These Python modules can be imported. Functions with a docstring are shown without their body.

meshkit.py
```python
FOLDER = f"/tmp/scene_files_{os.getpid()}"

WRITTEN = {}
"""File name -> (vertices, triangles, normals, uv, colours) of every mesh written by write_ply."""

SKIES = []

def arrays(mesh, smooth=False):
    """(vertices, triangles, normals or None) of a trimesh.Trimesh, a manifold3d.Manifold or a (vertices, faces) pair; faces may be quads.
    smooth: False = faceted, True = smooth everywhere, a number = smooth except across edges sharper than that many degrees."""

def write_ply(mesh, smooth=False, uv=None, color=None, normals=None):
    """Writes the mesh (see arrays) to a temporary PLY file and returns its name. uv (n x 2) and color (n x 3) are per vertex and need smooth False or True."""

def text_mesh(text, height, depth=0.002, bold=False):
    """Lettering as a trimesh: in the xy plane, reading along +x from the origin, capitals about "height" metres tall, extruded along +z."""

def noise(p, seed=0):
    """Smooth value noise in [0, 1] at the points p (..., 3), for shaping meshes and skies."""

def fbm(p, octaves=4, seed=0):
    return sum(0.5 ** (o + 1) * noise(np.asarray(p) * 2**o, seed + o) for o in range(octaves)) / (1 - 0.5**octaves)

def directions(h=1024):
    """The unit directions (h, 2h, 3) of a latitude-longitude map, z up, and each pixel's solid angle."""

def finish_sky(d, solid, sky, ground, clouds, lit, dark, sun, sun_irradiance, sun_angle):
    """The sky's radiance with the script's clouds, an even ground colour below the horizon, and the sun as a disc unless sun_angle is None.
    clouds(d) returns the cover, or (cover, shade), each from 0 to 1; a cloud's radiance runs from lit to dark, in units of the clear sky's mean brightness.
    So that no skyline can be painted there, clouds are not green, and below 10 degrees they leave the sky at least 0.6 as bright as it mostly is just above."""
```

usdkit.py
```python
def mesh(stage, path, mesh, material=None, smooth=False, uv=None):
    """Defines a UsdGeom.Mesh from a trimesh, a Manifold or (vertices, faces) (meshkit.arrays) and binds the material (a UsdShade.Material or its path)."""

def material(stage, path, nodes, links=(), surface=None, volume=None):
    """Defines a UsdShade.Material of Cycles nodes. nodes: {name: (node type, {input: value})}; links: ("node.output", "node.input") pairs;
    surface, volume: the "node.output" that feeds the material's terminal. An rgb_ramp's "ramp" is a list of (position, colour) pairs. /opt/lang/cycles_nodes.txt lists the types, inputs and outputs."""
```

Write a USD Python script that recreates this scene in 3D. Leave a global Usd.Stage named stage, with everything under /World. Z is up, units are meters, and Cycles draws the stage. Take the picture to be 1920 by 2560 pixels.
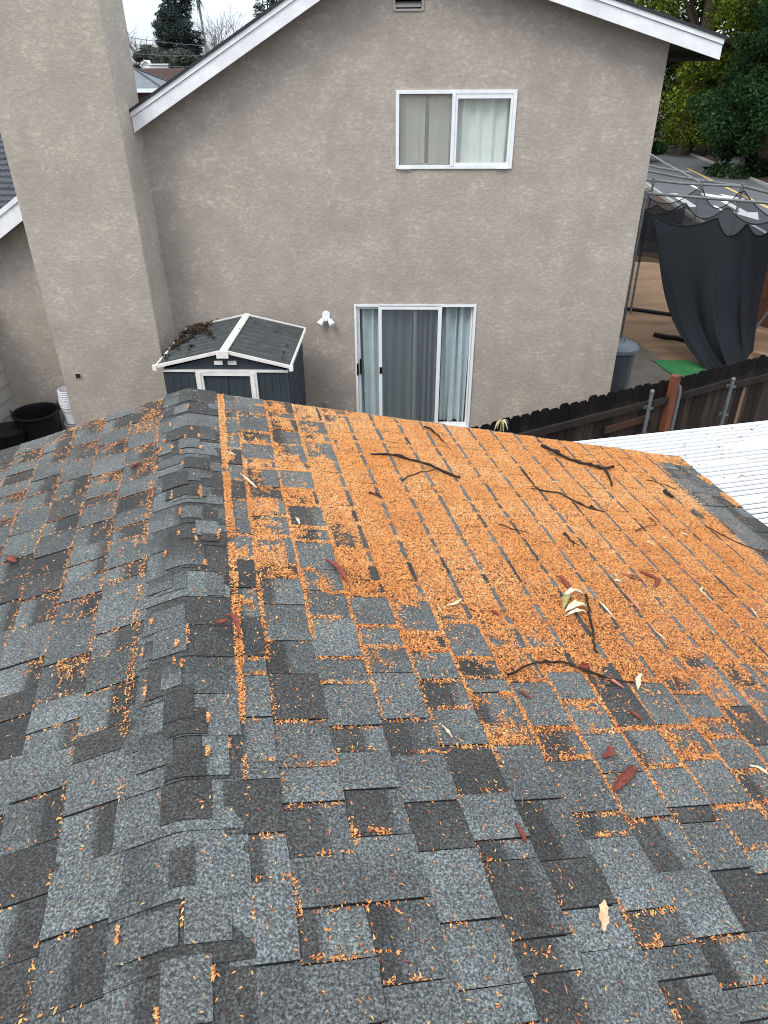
import math, random
import numpy as np
import manifold3d as m3
from scipy.ndimage import map_coordinates
from pxr import Usd, UsdGeom, UsdLux, UsdShade, Gf, Sdf, Vt
import usdkit

random.seed(7)
RNG = np.random.default_rng(7)
PI = math.pi
stage = Usd.Stage.CreateInMemory()
UsdGeom.SetStageUpAxis(stage, UsdGeom.Tokens.z)
UsdGeom.Xform.Define(stage, '/World')
LOOKS = '/World/Looks'
UsdGeom.Scope.Define(stage, LOOKS)

# ------------------------------------------------------------------ camera
CAMZ, PITCH, ROLL = 5.2, 31.92, -0.37
cam = UsdGeom.Camera.Define(stage, '/World/camera')
cam.CreateHorizontalApertureAttr(36.0)
cam.CreateVerticalApertureAttr(48.0)
cam.CreateFocalLengthAttr(36.0 * 1790 / 1920)
cam.CreateClippingRangeAttr((0.05, 5000.0))
cam.AddTranslateOp().Set((0, 0, CAMZ))
cam.AddRotateXOp().Set(90 - PITCH)
cam.AddRotateZOp().Set(ROLL)
cam.CreateExposureAttr(1.2)

# ------------------------------------------------------------------ sky and sun (overcast late morning)
SUN = np.array([-0.42, -0.62, 0.95]); SUN /= np.linalg.norm(SUN)
sky_mat = usdkit.material(stage, LOOKS + '/overcast_sky', {
    'sky': ('sky_texture', {'sky_type': 'single_scattering', 'sun_disc': False,
                            'sun_elevation': math.asin(SUN[2]), 'sun_rotation': math.atan2(SUN[0], SUN[1])}),
    'co': ('texture_coordinate', {}),
    'map': ('mapping', {'scale': (1.0, 1.0, 2.6)}),
    'n': ('noise_texture', {'scale': 2.2, 'detail': 5.0, 'roughness': 0.55}),
    'r': ('rgb_ramp', {'ramp': [(0.3, (5.6, 6.3, 7.1)), (0.55, (7.1, 7.6, 8.1)), (0.75, (8.4, 8.7, 9.0))]}),
    'z': ('separate_xyz', {}), 'zr': ('rgb_ramp', {'ramp': [(0.0, (0.66, 0.68, 0.7)), (0.12, (0.72, 0.735, 0.75)), (0.7, (1.08, 1.07, 1.06)), (1.0, (1.1, 1.09, 1.08))]}), 'cie': ('mix', {'mix_type': 'multiply', 'fac': 1.0}),
    'mix': ('mix', {'fac': 0.9}),
    'bg': ('background_shader', {'strength': 0.1}),
}, [('co.generated', 'map.vector'), ('map.vector', 'n.vector'), ('n.fac', 'r.fac'),
    ('co.generated', 'z.vector'), ('z.z', 'zr.fac'), ('r.color', 'cie.color1'), ('zr.color', 'cie.color2'), ('sky.color', 'mix.color1'), ('cie.color', 'mix.color2'), ('mix.color', 'bg.color')], surface='bg.background')
dome = UsdLux.DomeLight.Define(stage, '/World/sky')
UsdShade.MaterialBindingAPI.Apply(dome.GetPrim()).Bind(sky_mat)
dome.GetPrim().SetCustomDataByKey('kind', 'structure')
sun = UsdLux.DistantLight.Define(stage, '/World/sun')
sun.CreateIntensityAttr(0.22); sun.CreateAngleAttr(25.0)
sun.CreateColorAttr((1.0, 0.96, 0.9))
sun.GetPrim().CreateAttribute('inputs:normalize', Sdf.ValueTypeNames.Bool).Set(True)
q = Gf.Rotation(Gf.Vec3d(0, 0, 1), Gf.Vec3d(*map(float, SUN))).GetQuat()
sun.AddOrientOp(UsdGeom.XformOp.PrecisionDouble).Set(Gf.Quatd(q.GetReal(), q.GetImaginary()))

# ------------------------------------------------------------------ helpers
USED = {}


def numbered(path):
    n = USED.get(path, -1) + 1
    USED[path] = n
    return path if n == 0 else f'{path}_{n:03d}'


def tag(p, label=None, cat=None, group=None, kind=None):
    for k, v in (('label', label), ('category', cat), ('group', group), ('kind', kind)):
        if v:
            p.SetCustomDataByKey(k, v)
    return p


class MB:
    """collects faces of one mesh"""
    def __init__(s):
        s.v, s.f, s.c, s.n = [], [], [], 0

    def add(s, v, f, c=None):
        v = np.asarray(v, float); f = np.asarray(f, int)
        if f.ndim == 2 and f.shape[1] == 4:
            f = np.vstack([f[:, [0, 1, 2]], f[:, [0, 2, 3]]])
        s.v.append(v); s.f.append(f + s.n); s.n += len(v)
        s.c.append(np.broadcast_to(np.asarray(c if c is not None else (1, 1, 1), float), (len(v), 3)))
        return s

    def box(s, x0, x1, y0, y1, z0, z1, M=None, c=None):
        v = np.array([(x, y, z) for x in (x0, x1) for y in (y0, y1) for z in (z0, z1)], float)
        if M is not None:
            v = v @ M[:3, :3].T + M[:3, 3]
        f = [(0, 1, 3, 2), (4, 6, 7, 5), (0, 4, 5, 1), (2, 3, 7, 6), (0, 2, 6, 4), (1, 5, 7, 3)]
        return s.add(v, f, c)

    def sheet(s, x0, x1, y, z0, z1):
        return s.add([(x0, y, z0), (x1, y, z0), (x1, y, z1), (x0, y, z1)], [(0, 1, 2, 3)])

    def hexa(s, v, c=None):
        f = [(0, 1, 3, 2), (4, 6, 7, 5), (0, 4, 5, 1), (2, 3, 7, 6), (0, 2, 6, 4), (1, 5, 7, 3)]
        return s.add(v, f, c)

    def bar(s, a, b, w, h, up=(0, 0, 1), c=None):
        a, b, up = (np.asarray(x, float) for x in (a, b, up))
        d = (b - a) / np.linalg.norm(b - a)
        r = np.cross(d, up); r /= np.linalg.norm(r); u = np.cross(r, d)
        v = [p + i * w / 2 * r + j * h / 2 * u for p in (a, b) for i in (-1, 1) for j in (-1, 1)]
        return s.hexa(v, c)

    def tube(s, pts, rad, n=8, cap=True, c=None):
        P = np.asarray(pts, float); R = np.broadcast_to(np.asarray(rad, float), (len(P),))
        T = np.gradient(P, axis=0); T /= np.linalg.norm(T, axis=1, keepdims=True)
        up = np.array([0, 0, 1.]) if abs(T[0][2]) < 0.9 else np.array([1., 0, 0])
        u = np.cross(up, T[0]); u /= np.linalg.norm(u)
        rings = []
        for p, t, r in zip(P, T, R):
            u = u - t * (u @ t); u /= np.linalg.norm(u); w = np.cross(t, u)
            a = np.arange(n) * 2 * PI / n
            rings.append(p + r * (np.cos(a)[:, None] * u + np.sin(a)[:, None] * w))
        v = np.vstack(rings); f = []
        for i in range(len(P) - 1):
            for k in range(n):
                f.append((i * n + k, i * n + (k + 1) % n, (i + 1) * n + (k + 1) % n, (i + 1) * n + k))
        f = np.array(f); f = np.vstack([f[:, [0, 1, 2]], f[:, [0, 2, 3]]])
        if cap:
            m = len(v); v = np.vstack([v, P[0], P[-1]]); b = (len(P) - 1) * n
            f = np.vstack([f, [(m, (k + 1) % n, k) for k in range(n)], [(m + 1, b + k, b + (k + 1) % n) for k in range(n)]])
        return s.add(v, f, c)

    def lathe(s, prof, n=24, at=(0, 0, 0), c=None):
        prof = np.asarray(prof, float); a = np.arange(n) * 2 * PI / n
        v = np.vstack([np.c_[r * np.cos(a), r * np.sin(a), np.full(n, z)] for r, z in prof]) + np.asarray(at, float)
        f = [(i * n + k, i * n + (k + 1) % n, (i + 1) * n + (k + 1) % n, (i + 1) * n + k) for i in range(len(prof) - 1) for k in range(n)]
        return s.add(v, f, c)

    def grid(s, P, c=None):
        """P: (n, m, 3) points"""
        P = np.asarray(P, float); n, m = P.shape[:2]
        i, j = np.meshgrid(np.arange(n - 1), np.arange(m - 1), indexing='ij'); a = (i * m + j).ravel()
        return s.add(P.reshape(-1, 3), np.c_[a, a + m, a + m + 1, a + 1], None if c is None else np.asarray(c).reshape(-1, 3))

    def poly(s, polys, z0, z1, M=None, c=None):
        """extrude 2-D polygons (outer ring and holes) from z0 to z1, then place by M"""
        e = m3.CrossSection([np.asarray(p, float) for p in polys], m3.FillRule.EvenOdd).extrude(z1 - z0).to_mesh()
        v = np.array(e.vert_properties[:, :3], float); v[:, 2] += z0
        if M is not None:
            v = v @ M[:3, :3].T + M[:3, 3]
        return s.add(v, np.array(e.tri_verts), c)

    def build(s, path, mat, smooth=False, tone=False):
        v, f = np.vstack(s.v), np.vstack(s.f)
        path = numbered(path)
        m = usdkit.mesh(stage, path, (v, f), LOOKS + '/' + mat, smooth=smooth)
        if tone:
            UsdGeom.PrimvarsAPI(m).CreatePrimvar('tone', Sdf.ValueTypeNames.Color3fArray, 'vertex').Set(Vt.Vec3fArray.FromNumpy(np.vstack(s.c).astype(np.float32)))
        m.CreateDoubleSidedAttr(True)
        return m.GetPrim()


def mb():
    return MB()


def thing(name, label, cat, loc=(0, 0, 0), rz=0, group=None, kind=None):
    x = UsdGeom.Xform.Define(stage, numbered('/World/' + name))
    x.AddTranslateOp().Set(tuple(map(float, loc))); x.AddRotateZOp().Set(float(rz))
    tag(x.GetPrim(), label, cat, group, kind)
    return str(x.GetPath())


def top(name, mesh, mat, label, cat=None, group=None, kind=None, smooth=False, tone=False):
    return tag(mesh.build('/World/' + name, mat, smooth, tone), label, cat, group, kind)


XZ = np.array([[1, 0, 0, 0], [0, 0, 1, 0], [0, 1, 0, 0], [0, 0, 0, 1.]])          # (a, b, depth) -> (x=a, z=b, y=depth)
GRIDS = [RNG.random((64, 64)) for _ in range(8)]


def noise2(x, y, k=0, oct=3):
    """smooth value noise in 0..1 with unit feature size"""
    sc = np.ndim(x) == 0
    x, y = np.broadcast_arrays(np.atleast_1d(np.asarray(x, float)), np.atleast_1d(np.asarray(y, float)))
    t, a, n = 0.0, 1.0, 0.0
    for o in range(oct):
        g = GRIDS[(k + o) % 8]
        t = t + a * map_coordinates(g, [x * 2 ** o % 64, y * 2 ** o % 64], order=1, mode='grid-wrap')
        n += a; a *= 0.55
    return float((t / n)[0]) if sc else t / n


# ------------------------------------------------------------------ materials
def mat(name, col, rough=0.7, var=0.18, scale=6.0, bump=0.0, bscale=60.0, stretch=(1, 1, 1), spec=0.3, metal=0.0, det=4.0, col2=None, dist=0.004, island=False):
    c = np.array(col, float)
    lo = c * (1 - var) if col2 is None else c
    hi = c * (1 + var) if col2 is None else np.array(col2, float)
    nodes = {'g': ('geometry', {}), 'map': ('mapping', {'scale': stretch}),
             'n': ('noise_texture', {'scale': scale, 'detail': det, 'roughness': 0.6}),
             'r': ('rgb_ramp', {'ramp': [(0.3, tuple(lo)), (0.7, tuple(hi))]}),
             'p': ('principled_bsdf', {'roughness': rough, 'specular_ior_level': spec, 'metallic': metal})}
    links = [('g.position', 'map.vector'), ('map.vector', 'n.vector'), ('r.color', 'p.base_color')]
    if island:
        nodes['at'] = ('attribute', {'attribute': 'tone'})
        nodes['r'] = ('rgb_ramp', {'ramp': [(0.0, tuple(lo)), (1.0, tuple(hi))]})
    links.append(('at.fac', 'r.fac') if island else ('n.fac', 'r.fac'))
    if bump:
        nodes['nb'] = ('noise_texture', {'scale': bscale, 'detail': 3.0, 'roughness': 0.6})
        nodes['b'] = ('bump', {'strength': bump, 'distance': dist})
        links += [('map.vector', 'nb.vector'), ('nb.fac', 'b.height'), ('b.normal', 'p.normal')]
    return usdkit.material(stage, f'{LOOKS}/{name}', nodes, links, surface='p.BSDF')


usdkit.material(stage, LOOKS + '/stucco', {
    'g': ('geometry', {}),
    'm1': ('mapping', {'scale': (1.0, 1.0, 1.55)}),
    'd': ('noise_texture', {'scale': 5.0, 'detail': 2.0}),
    'dv': ('vector_math', {'math_type': 'scale', 'scale': 0.14}),
    'av': ('vector_math', {'math_type': 'add'}),
    'n1': ('noise_texture', {'scale': 16.0, 'detail': 5.0, 'roughness': 0.68}),
    'n2': ('noise_texture', {'scale': 1.3, 'detail': 6.0, 'roughness': 0.68}),
    'n3': ('noise_texture', {'scale': 60.0, 'detail': 3.0, 'roughness': 0.65}),
    'n4': ('noise_texture', {'scale': 2.6, 'detail': 3.0, 'roughness': 0.6}),
    'pa': ('math', {'math_type': 'multiply_add', 'value2': 0.42}),
    'r1': ('rgb_ramp', {'ramp': [(0.45, (0.88, 0.88, 0.88)), (0.66, (0.97, 0.97, 0.97)), (0.76, (1.03, 1.03, 1.02)), (0.83, (1.15, 1.15, 1.14)), (0.93, (1.36, 1.36, 1.35))]}),
    'r2': ('rgb_ramp', {'ramp': [(0.3, (0.342, 0.298, 0.255)), (0.7, (0.4, 0.353, 0.308))]}),
    'mx': ('mix', {'mix_type': 'multiply', 'fac': 1.0}),
    'hs': ('math', {'math_type': 'multiply_add', 'value2': 0.4}),
    'b': ('bump', {'strength': 0.6, 'distance': 0.014}),
    'p': ('principled_bsdf', {'roughness': 0.9, 'specular_ior_level': 0.15}),
}, [('g.position', 'm1.vector'), ('g.position', 'd.vector'), ('d.color', 'dv.vector1'), ('m1.vector', 'av.vector1'), ('dv.vector', 'av.vector2'),
    ('av.vector', 'n1.vector'), ('g.position', 'n2.vector'), ('m1.vector', 'n3.vector'), ('g.position', 'n4.vector'), ('n4.fac', 'pa.value1'), ('n1.fac', 'pa.value3'), ('pa.value', 'r1.fac'), ('n2.fac', 'r2.fac'),
    ('r2.color', 'mx.color1'), ('r1.color', 'mx.color2'), ('mx.color', 'p.base_color'),
    ('n3.fac', 'hs.value1'), ('n1.fac', 'hs.value3'), ('hs.value', 'b.height'), ('b.normal', 'p.normal')], surface='p.BSDF')

usdkit.material(stage, LOOKS + '/asphalt_shingle', {
    'g': ('geometry', {}), 'a': ('attribute', {'attribute': 'tone'}),
    'n1': ('noise_texture', {'scale': 175.0, 'detail': 2.0, 'roughness': 0.75}),
    'r1': ('rgb_ramp', {'ramp': [(0.34, (0.26, 0.25, 0.27)), (0.47, (0.8, 0.78, 0.79)), (0.55, (1.15, 1.16, 1.15)), (0.66, (2.3, 2.42, 2.38))]}),
    'n2': ('noise_texture', {'scale': 5.0, 'detail': 4.0, 'roughness': 0.65}),
    'r2': ('rgb_ramp', {'ramp': [(0.3, (0.82, 0.80, 0.78)), (0.7, (1.15, 1.15, 1.15))]}),
    'x1': ('mix', {'mix_type': 'multiply', 'fac': 1.0}), 'x2': ('mix', {'mix_type': 'multiply', 'fac': 1.0}),
    'b': ('bump', {'strength': 0.7, 'distance': 0.003}),
    'p': ('principled_bsdf', {'roughness': 0.78, 'specular_ior_level': 0.35}),
}, [('g.position', 'n1.vector'), ('g.position', 'n2.vector'), ('n1.fac', 'r1.fac'), ('n2.fac', 'r2.fac'), ('a.color', 'x1.color1'), ('r1.color', 'x1.color2'),
    ('x1.color', 'x2.color1'), ('r2.color', 'x2.color2'), ('x2.color', 'p.base_color'), ('n1.fac', 'b.height'), ('b.normal', 'p.normal')], surface='p.BSDF')

usdkit.material(stage, LOOKS + '/orange_husk', {
    'g': ('attribute', {'attribute': 'tone'}),
    'r': ('rgb_ramp', {'ramp': [(0.0, (0.14, 0.04, 0.02)), (0.08, (0.3, 0.09, 0.04)), (0.25, (0.6, 0.225, 0.085)), (0.6, (0.8, 0.37, 0.125)), (0.85, (0.88, 0.49, 0.19)), (1.0, (0.9, 0.7, 0.44))]}),
    'd': ('diffuse_bsdf', {}), 't': ('translucent_bsdf', {}), 'm': ('mix_closure', {'fac': 0.2}),
}, [('g.fac', 'r.fac'), ('r.color', 'd.color'), ('r.color', 't.color'), ('d.BSDF', 'm.closure1'), ('t.BSDF', 'm.closure2')], surface='m.closure')


def leaf_mat(name, stops, trans=0.25, clump=0.5):
    usdkit.material(stage, f'{LOOKS}/{name}', {
        'g': ('geometry', {}), 'at': ('attribute', {'attribute': 'tone'}), 'n': ('noise_texture', {'scale': clump, 'detail': 3.0}),
        'w': ('math', {'math_type': 'multiply_add', 'value2': 0.55, 'value3': -0.02}), 's': ('math', {'math_type': 'multiply_add', 'value2': 0.5}),
        'r': ('rgb_ramp', {'ramp': stops}),
        'd': ('diffuse_bsdf', {}), 't': ('translucent_bsdf', {}), 'm': ('mix_closure', {'fac': trans}),
    }, [('g.position', 'n.vector'), ('n.fac', 'w.value1'), ('at.fac', 's.value1'), ('w.value', 's.value3'), ('s.value', 'r.fac'),
        ('r.color', 'd.color'), ('r.color', 't.color'), ('d.BSDF', 'm.closure1'), ('t.BSDF', 'm.closure2')], surface='m.closure')


leaf_mat('yellow_green_leaf', [(0.1, (0.012, 0.02, 0.006)), (0.45, (0.07, 0.1, 0.016)), (0.75, (0.19, 0.23, 0.03)), (1.0, (0.3, 0.33, 0.06))], 0.3, 0.45)
leaf_mat('dark_green_leaf', [(0.1, (0.006, 0.014, 0.008)), (0.6, (0.026, 0.055, 0.022)), (1.0, (0.08, 0.13, 0.035))], 0.2, 0.45)
leaf_mat('mid_green_leaf', [(0.1, (0.01, 0.02, 0.008)), (0.5, (0.05, 0.085, 0.02)), (1.0, (0.17, 0.22, 0.05))], 0.25, 0.45)
leaf_mat('conifer_needle', [(0.1, (0.022, 0.033, 0.032)), (0.6, (0.042, 0.06, 0.056)), (1.0, (0.075, 0.095, 0.085))], 0.1, 0.3)
leaf_mat('far_leaf', [(0.1, (0.05, 0.056, 0.05)), (0.6, (0.085, 0.092, 0.076)), (1.0, (0.13, 0.135, 0.105))], 0.1, 0.3)
leaf_mat('dry_brush', [(0.1, (0.05, 0.04, 0.025)), (0.6, (0.16, 0.14, 0.07)), (1.0, (0.28, 0.26, 0.13))], 0.1, 0.6)

mat('white_paint', (0.74, 0.74, 0.755), 0.55, 0.11, 4.5, 0.25, 40.0, spec=0.35)
mat('white_trim', (0.78, 0.79, 0.8), 0.45, 0.05, 8.0)
mat('aluminium_white', (0.74, 0.76, 0.77), 0.4, 0.05, 8.0, spec=0.5)
mat('grey_screen_edge', (0.3, 0.31, 0.31), 0.5, 0.1)
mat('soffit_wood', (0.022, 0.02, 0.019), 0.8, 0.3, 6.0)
mat('vent_paint', (0.36, 0.33, 0.31), 0.7, 0.12, 12.0)
mat('dark_void', (0.012, 0.012, 0.014), 0.9, 0.1)
mat('roof_felt', (0.035, 0.036, 0.04), 0.9, 0.2, 30.0)
mat('wing_shingle', (0.075, 0.08, 0.095), 0.85, 0.3, 22.0, 0.5, 160.0, island=False)
mat('shed_steel', (0.035, 0.047, 0.057), 0.42, 0.14, 5.0, spec=0.45)
mat('shed_roof_steel', (0.045, 0.052, 0.053), 0.36, 0.32, 7.0, spec=0.4)
mat('shed_trim', (0.72, 0.7, 0.66), 0.5, 0.12, 9.0)
mat('black_plastic', (0.003, 0.003, 0.0035), 0.45, 0.2, 5.0, spec=0.3)
mat('black_rubber', (0.012, 0.012, 0.013), 0.7, 0.2, 5.0)
mat('white_plastic', (0.74, 0.75, 0.78), 0.4, 0.05, 8.0, spec=0.4)
mat('grey_band', (0.2, 0.21, 0.2), 0.5, 0.1)
mat('bin_grey', (0.055, 0.066, 0.078), 0.5, 0.12, 4.0)
mat('bin_lid', (0.11, 0.135, 0.16), 0.45, 0.12, 4.0)
mat('fence_board', (0.02, 0.015, 0.013), 0.85, 0.3, 3.0, 0.5, 40.0, stretch=(5, 5, 0.6), col2=(0.06, 0.048, 0.043))
mat('fence_dark', (0.01, 0.008, 0.007), 0.85, 0.3, 3.0, 0.5, 40.0, stretch=(5, 5, 0.6), col2=(0.03, 0.024, 0.02))
mat('fence_rail', (0.01, 0.008, 0.007), 0.85, 0.3, 4.0, 0.4, 40.0, col2=(0.032, 0.025, 0.02))
mat('redwood_post', (0.16, 0.055, 0.03), 0.75, 0.2, 6.0, 0.3, 40.0)
mat('pale_wood', (0.2, 0.13, 0.09), 0.8, 0.2, 6.0)
mat('galvanised', (0.15, 0.165, 0.175), 0.5, 0.18, 10.0, metal=0.35, spec=0.5)
mat('pipe_dull', (0.16, 0.175, 0.185), 0.55, 0.2, 6.0, metal=0.3)
mat('patio_white', (0.62, 0.62, 0.64), 0.5, 0.05, 4.0, spec=0.35)
mat('groove_dirt', (0.03, 0.026, 0.024), 0.9, 0.4, 3.0)
mat('bark_dark', (0.01, 0.007, 0.006), 0.8, 0.3, 40.0, 0.6, 120.0, col2=(0.035, 0.025, 0.02))
mat('bark_brown', (0.03, 0.014, 0.009), 0.8, 0.3, 40.0, 0.6, 120.0, col2=(0.085, 0.038, 0.024))
mat('bark_red', (0.13, 0.03, 0.022), 0.7, 0.3, 50.0, 0.4, 120.0, col2=(0.27, 0.075, 0.05))
mat('bark_pink', (0.42, 0.18, 0.12), 0.7, 0.2, 50.0, 0.4, 120.0)
mat('bark_grey', (0.09, 0.085, 0.08), 0.8, 0.3, 40.0, 0.6, 120.0)
mat('leaf_pale', (0.62, 0.53, 0.39), 0.7, 0.15, 60.0)
mat('leaf_tan', (0.62, 0.4, 0.24), 0.7, 0.2, 60.0)
mat('leaf_olive', (0.3, 0.26, 0.1), 0.7, 0.3, 40.0)
mat('tree_bark', (0.1, 0.075, 0.055), 0.9, 0.3, 3.0)
mat('twig_grey', (0.2, 0.17, 0.17), 0.9, 0.2, 3.0)
mat('soil_ground', (0.06, 0.045, 0.034), 0.95, 0.35, 0.6, 0.4, 8.0, col2=(0.13, 0.105, 0.075))
mat('damp_soil', (0.03, 0.02, 0.012), 0.9, 0.4, 3.0, 0.5, 20.0, col2=(0.075, 0.05, 0.03))
mat('tan_dirt', (0.13, 0.078, 0.043), 0.95, 0.25, 1.1, 0.4, 9.0, stretch=(0.6, 2.2, 1), col2=(0.24, 0.15, 0.085))
mat('brown_mulch', (0.035, 0.022, 0.018), 0.95, 0.3, 1.2, 0.5, 9.0, col2=(0.075, 0.048, 0.038))
mat('concrete_path', (0.085, 0.072, 0.058), 0.9, 0.2, 1.6, 0.3, 20.0, col2=(0.14, 0.12, 0.098))
mat('kerb_concrete', (0.3, 0.29, 0.27), 0.9, 0.12, 2.0)
mat('road_asphalt', (0.105, 0.108, 0.115), 0.85, 0.12, 0.9)
mat('road_white', (0.72, 0.73, 0.74), 0.7, 0.08, 2.0)
mat('road_yellow', (0.62, 0.4, 0.14), 0.7, 0.1, 2.0)
mat('green_turf', (0.025, 0.15, 0.045), 0.95, 0.2, 12.0, 0.4, 80.0)
mat('shade_cloth', (0.0085, 0.0105, 0.015), 0.75, 0.25, 1.2, 0.25, 120.0, spec=0.25)
mat('brown_boards', (0.1, 0.042, 0.026), 0.85, 0.25, 2.0, 0.4, 30.0, stretch=(1, 1, 4))
mat('grey_far_roof', (0.17, 0.19, 0.21), 0.9, 0.1, 3.0)
mat('grey_hip', (0.08, 0.09, 0.1), 0.9, 0.1, 3.0)
mat('brown_far_roof', (0.075, 0.046, 0.04), 0.9, 0.2, 2.0, stretch=(0.3, 1, 8))
mat('brown_far_wall', (0.09, 0.055, 0.045), 0.9, 0.15)
mat('white_far_wall', (0.8, 0.8, 0.8), 0.8, 0.05)
mat('hill_green', (0.2, 0.23, 0.22), 0.95, 0.25, 0.03, col2=(0.3, 0.33, 0.33))
mat('siding_grey', (0.35, 0.33, 0.31), 0.85, 0.08, 2.0, 0.2, 60.0)
mat('palm_frond', (0.07, 0.09, 0.06), 0.9, 0.2)
mat('cable_grey', (0.1, 0.1, 0.11), 0.6, 0.1)
mat('fabric_pale', (0.66, 0.69, 0.66), 0.9, 0.06, 4.0)
mat('fabric_blue', (0.58, 0.65, 0.68), 0.9, 0.06, 4.0)
mat('rust_red', (0.13, 0.035, 0.03), 0.6, 0.2)
usdkit.material(stage, LOOKS + '/window_glass', {
    't': ('transparent_bsdf', {'color': (0.94, 0.96, 0.95)}), 'g': ('glossy_bsdf', {'roughness': 0.01, 'color': (1, 1, 1)}), 'f': ('layer_weight', {'blend': 0.5}),
    'w': ('math', {'math_type': 'power', 'value2': 4.0}), 'a': ('math', {'math_type': 'multiply_add', 'value2': 0.9, 'value3': 0.07}), 'm': ('mix_closure', {})},
    [('f.facing', 'w.value1'), ('w.value', 'a.value1'), ('a.value', 'm.fac'), ('t.BSDF', 'm.closure1'), ('g.BSDF', 'm.closure2')], surface='m.closure')


def see_through(name, col, clear):
    usdkit.material(stage, f'{LOOKS}/{name}', {
        't': ('transparent_bsdf', {'color': (1, 1, 1)}), 'd': ('diffuse_bsdf', {'color': col}), 'm': ('mix_closure', {'fac': 1 - clear})},
        [('t.BSDF', 'm.closure1'), ('d.BSDF', 'm.closure2')], surface='m.closure')


see_through('insect_screen', (0.05, 0.055, 0.058), 0.64)
see_through('insect_screen_light', (0.24, 0.225, 0.195), 0.72)
see_through('black_netting', (0.012, 0.013, 0.016), 0.5)
see_through('black_netting_dense', (0.012, 0.014, 0.016), 0.22)

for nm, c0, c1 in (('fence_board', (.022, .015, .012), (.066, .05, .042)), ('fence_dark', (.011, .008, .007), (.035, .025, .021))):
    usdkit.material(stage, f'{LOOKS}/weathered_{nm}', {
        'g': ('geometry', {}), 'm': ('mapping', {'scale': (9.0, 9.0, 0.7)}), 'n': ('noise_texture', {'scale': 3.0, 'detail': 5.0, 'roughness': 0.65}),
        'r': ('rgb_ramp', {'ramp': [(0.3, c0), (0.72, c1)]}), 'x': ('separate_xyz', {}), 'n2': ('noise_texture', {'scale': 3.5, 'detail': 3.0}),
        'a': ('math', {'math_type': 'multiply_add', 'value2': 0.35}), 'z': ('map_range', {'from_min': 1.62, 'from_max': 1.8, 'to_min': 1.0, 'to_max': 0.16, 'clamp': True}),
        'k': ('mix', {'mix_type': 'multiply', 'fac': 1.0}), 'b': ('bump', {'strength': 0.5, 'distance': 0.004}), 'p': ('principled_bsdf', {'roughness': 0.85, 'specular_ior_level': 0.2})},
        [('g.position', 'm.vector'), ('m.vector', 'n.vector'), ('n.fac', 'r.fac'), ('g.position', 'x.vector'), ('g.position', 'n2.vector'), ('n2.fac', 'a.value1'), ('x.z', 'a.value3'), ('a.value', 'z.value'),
         ('r.color', 'k.color1'), ('z.result', 'k.color2'), ('k.color', 'p.base_color'), ('n.fac', 'b.height'), ('b.normal', 'p.normal')], surface='p.BSDF')

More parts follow.
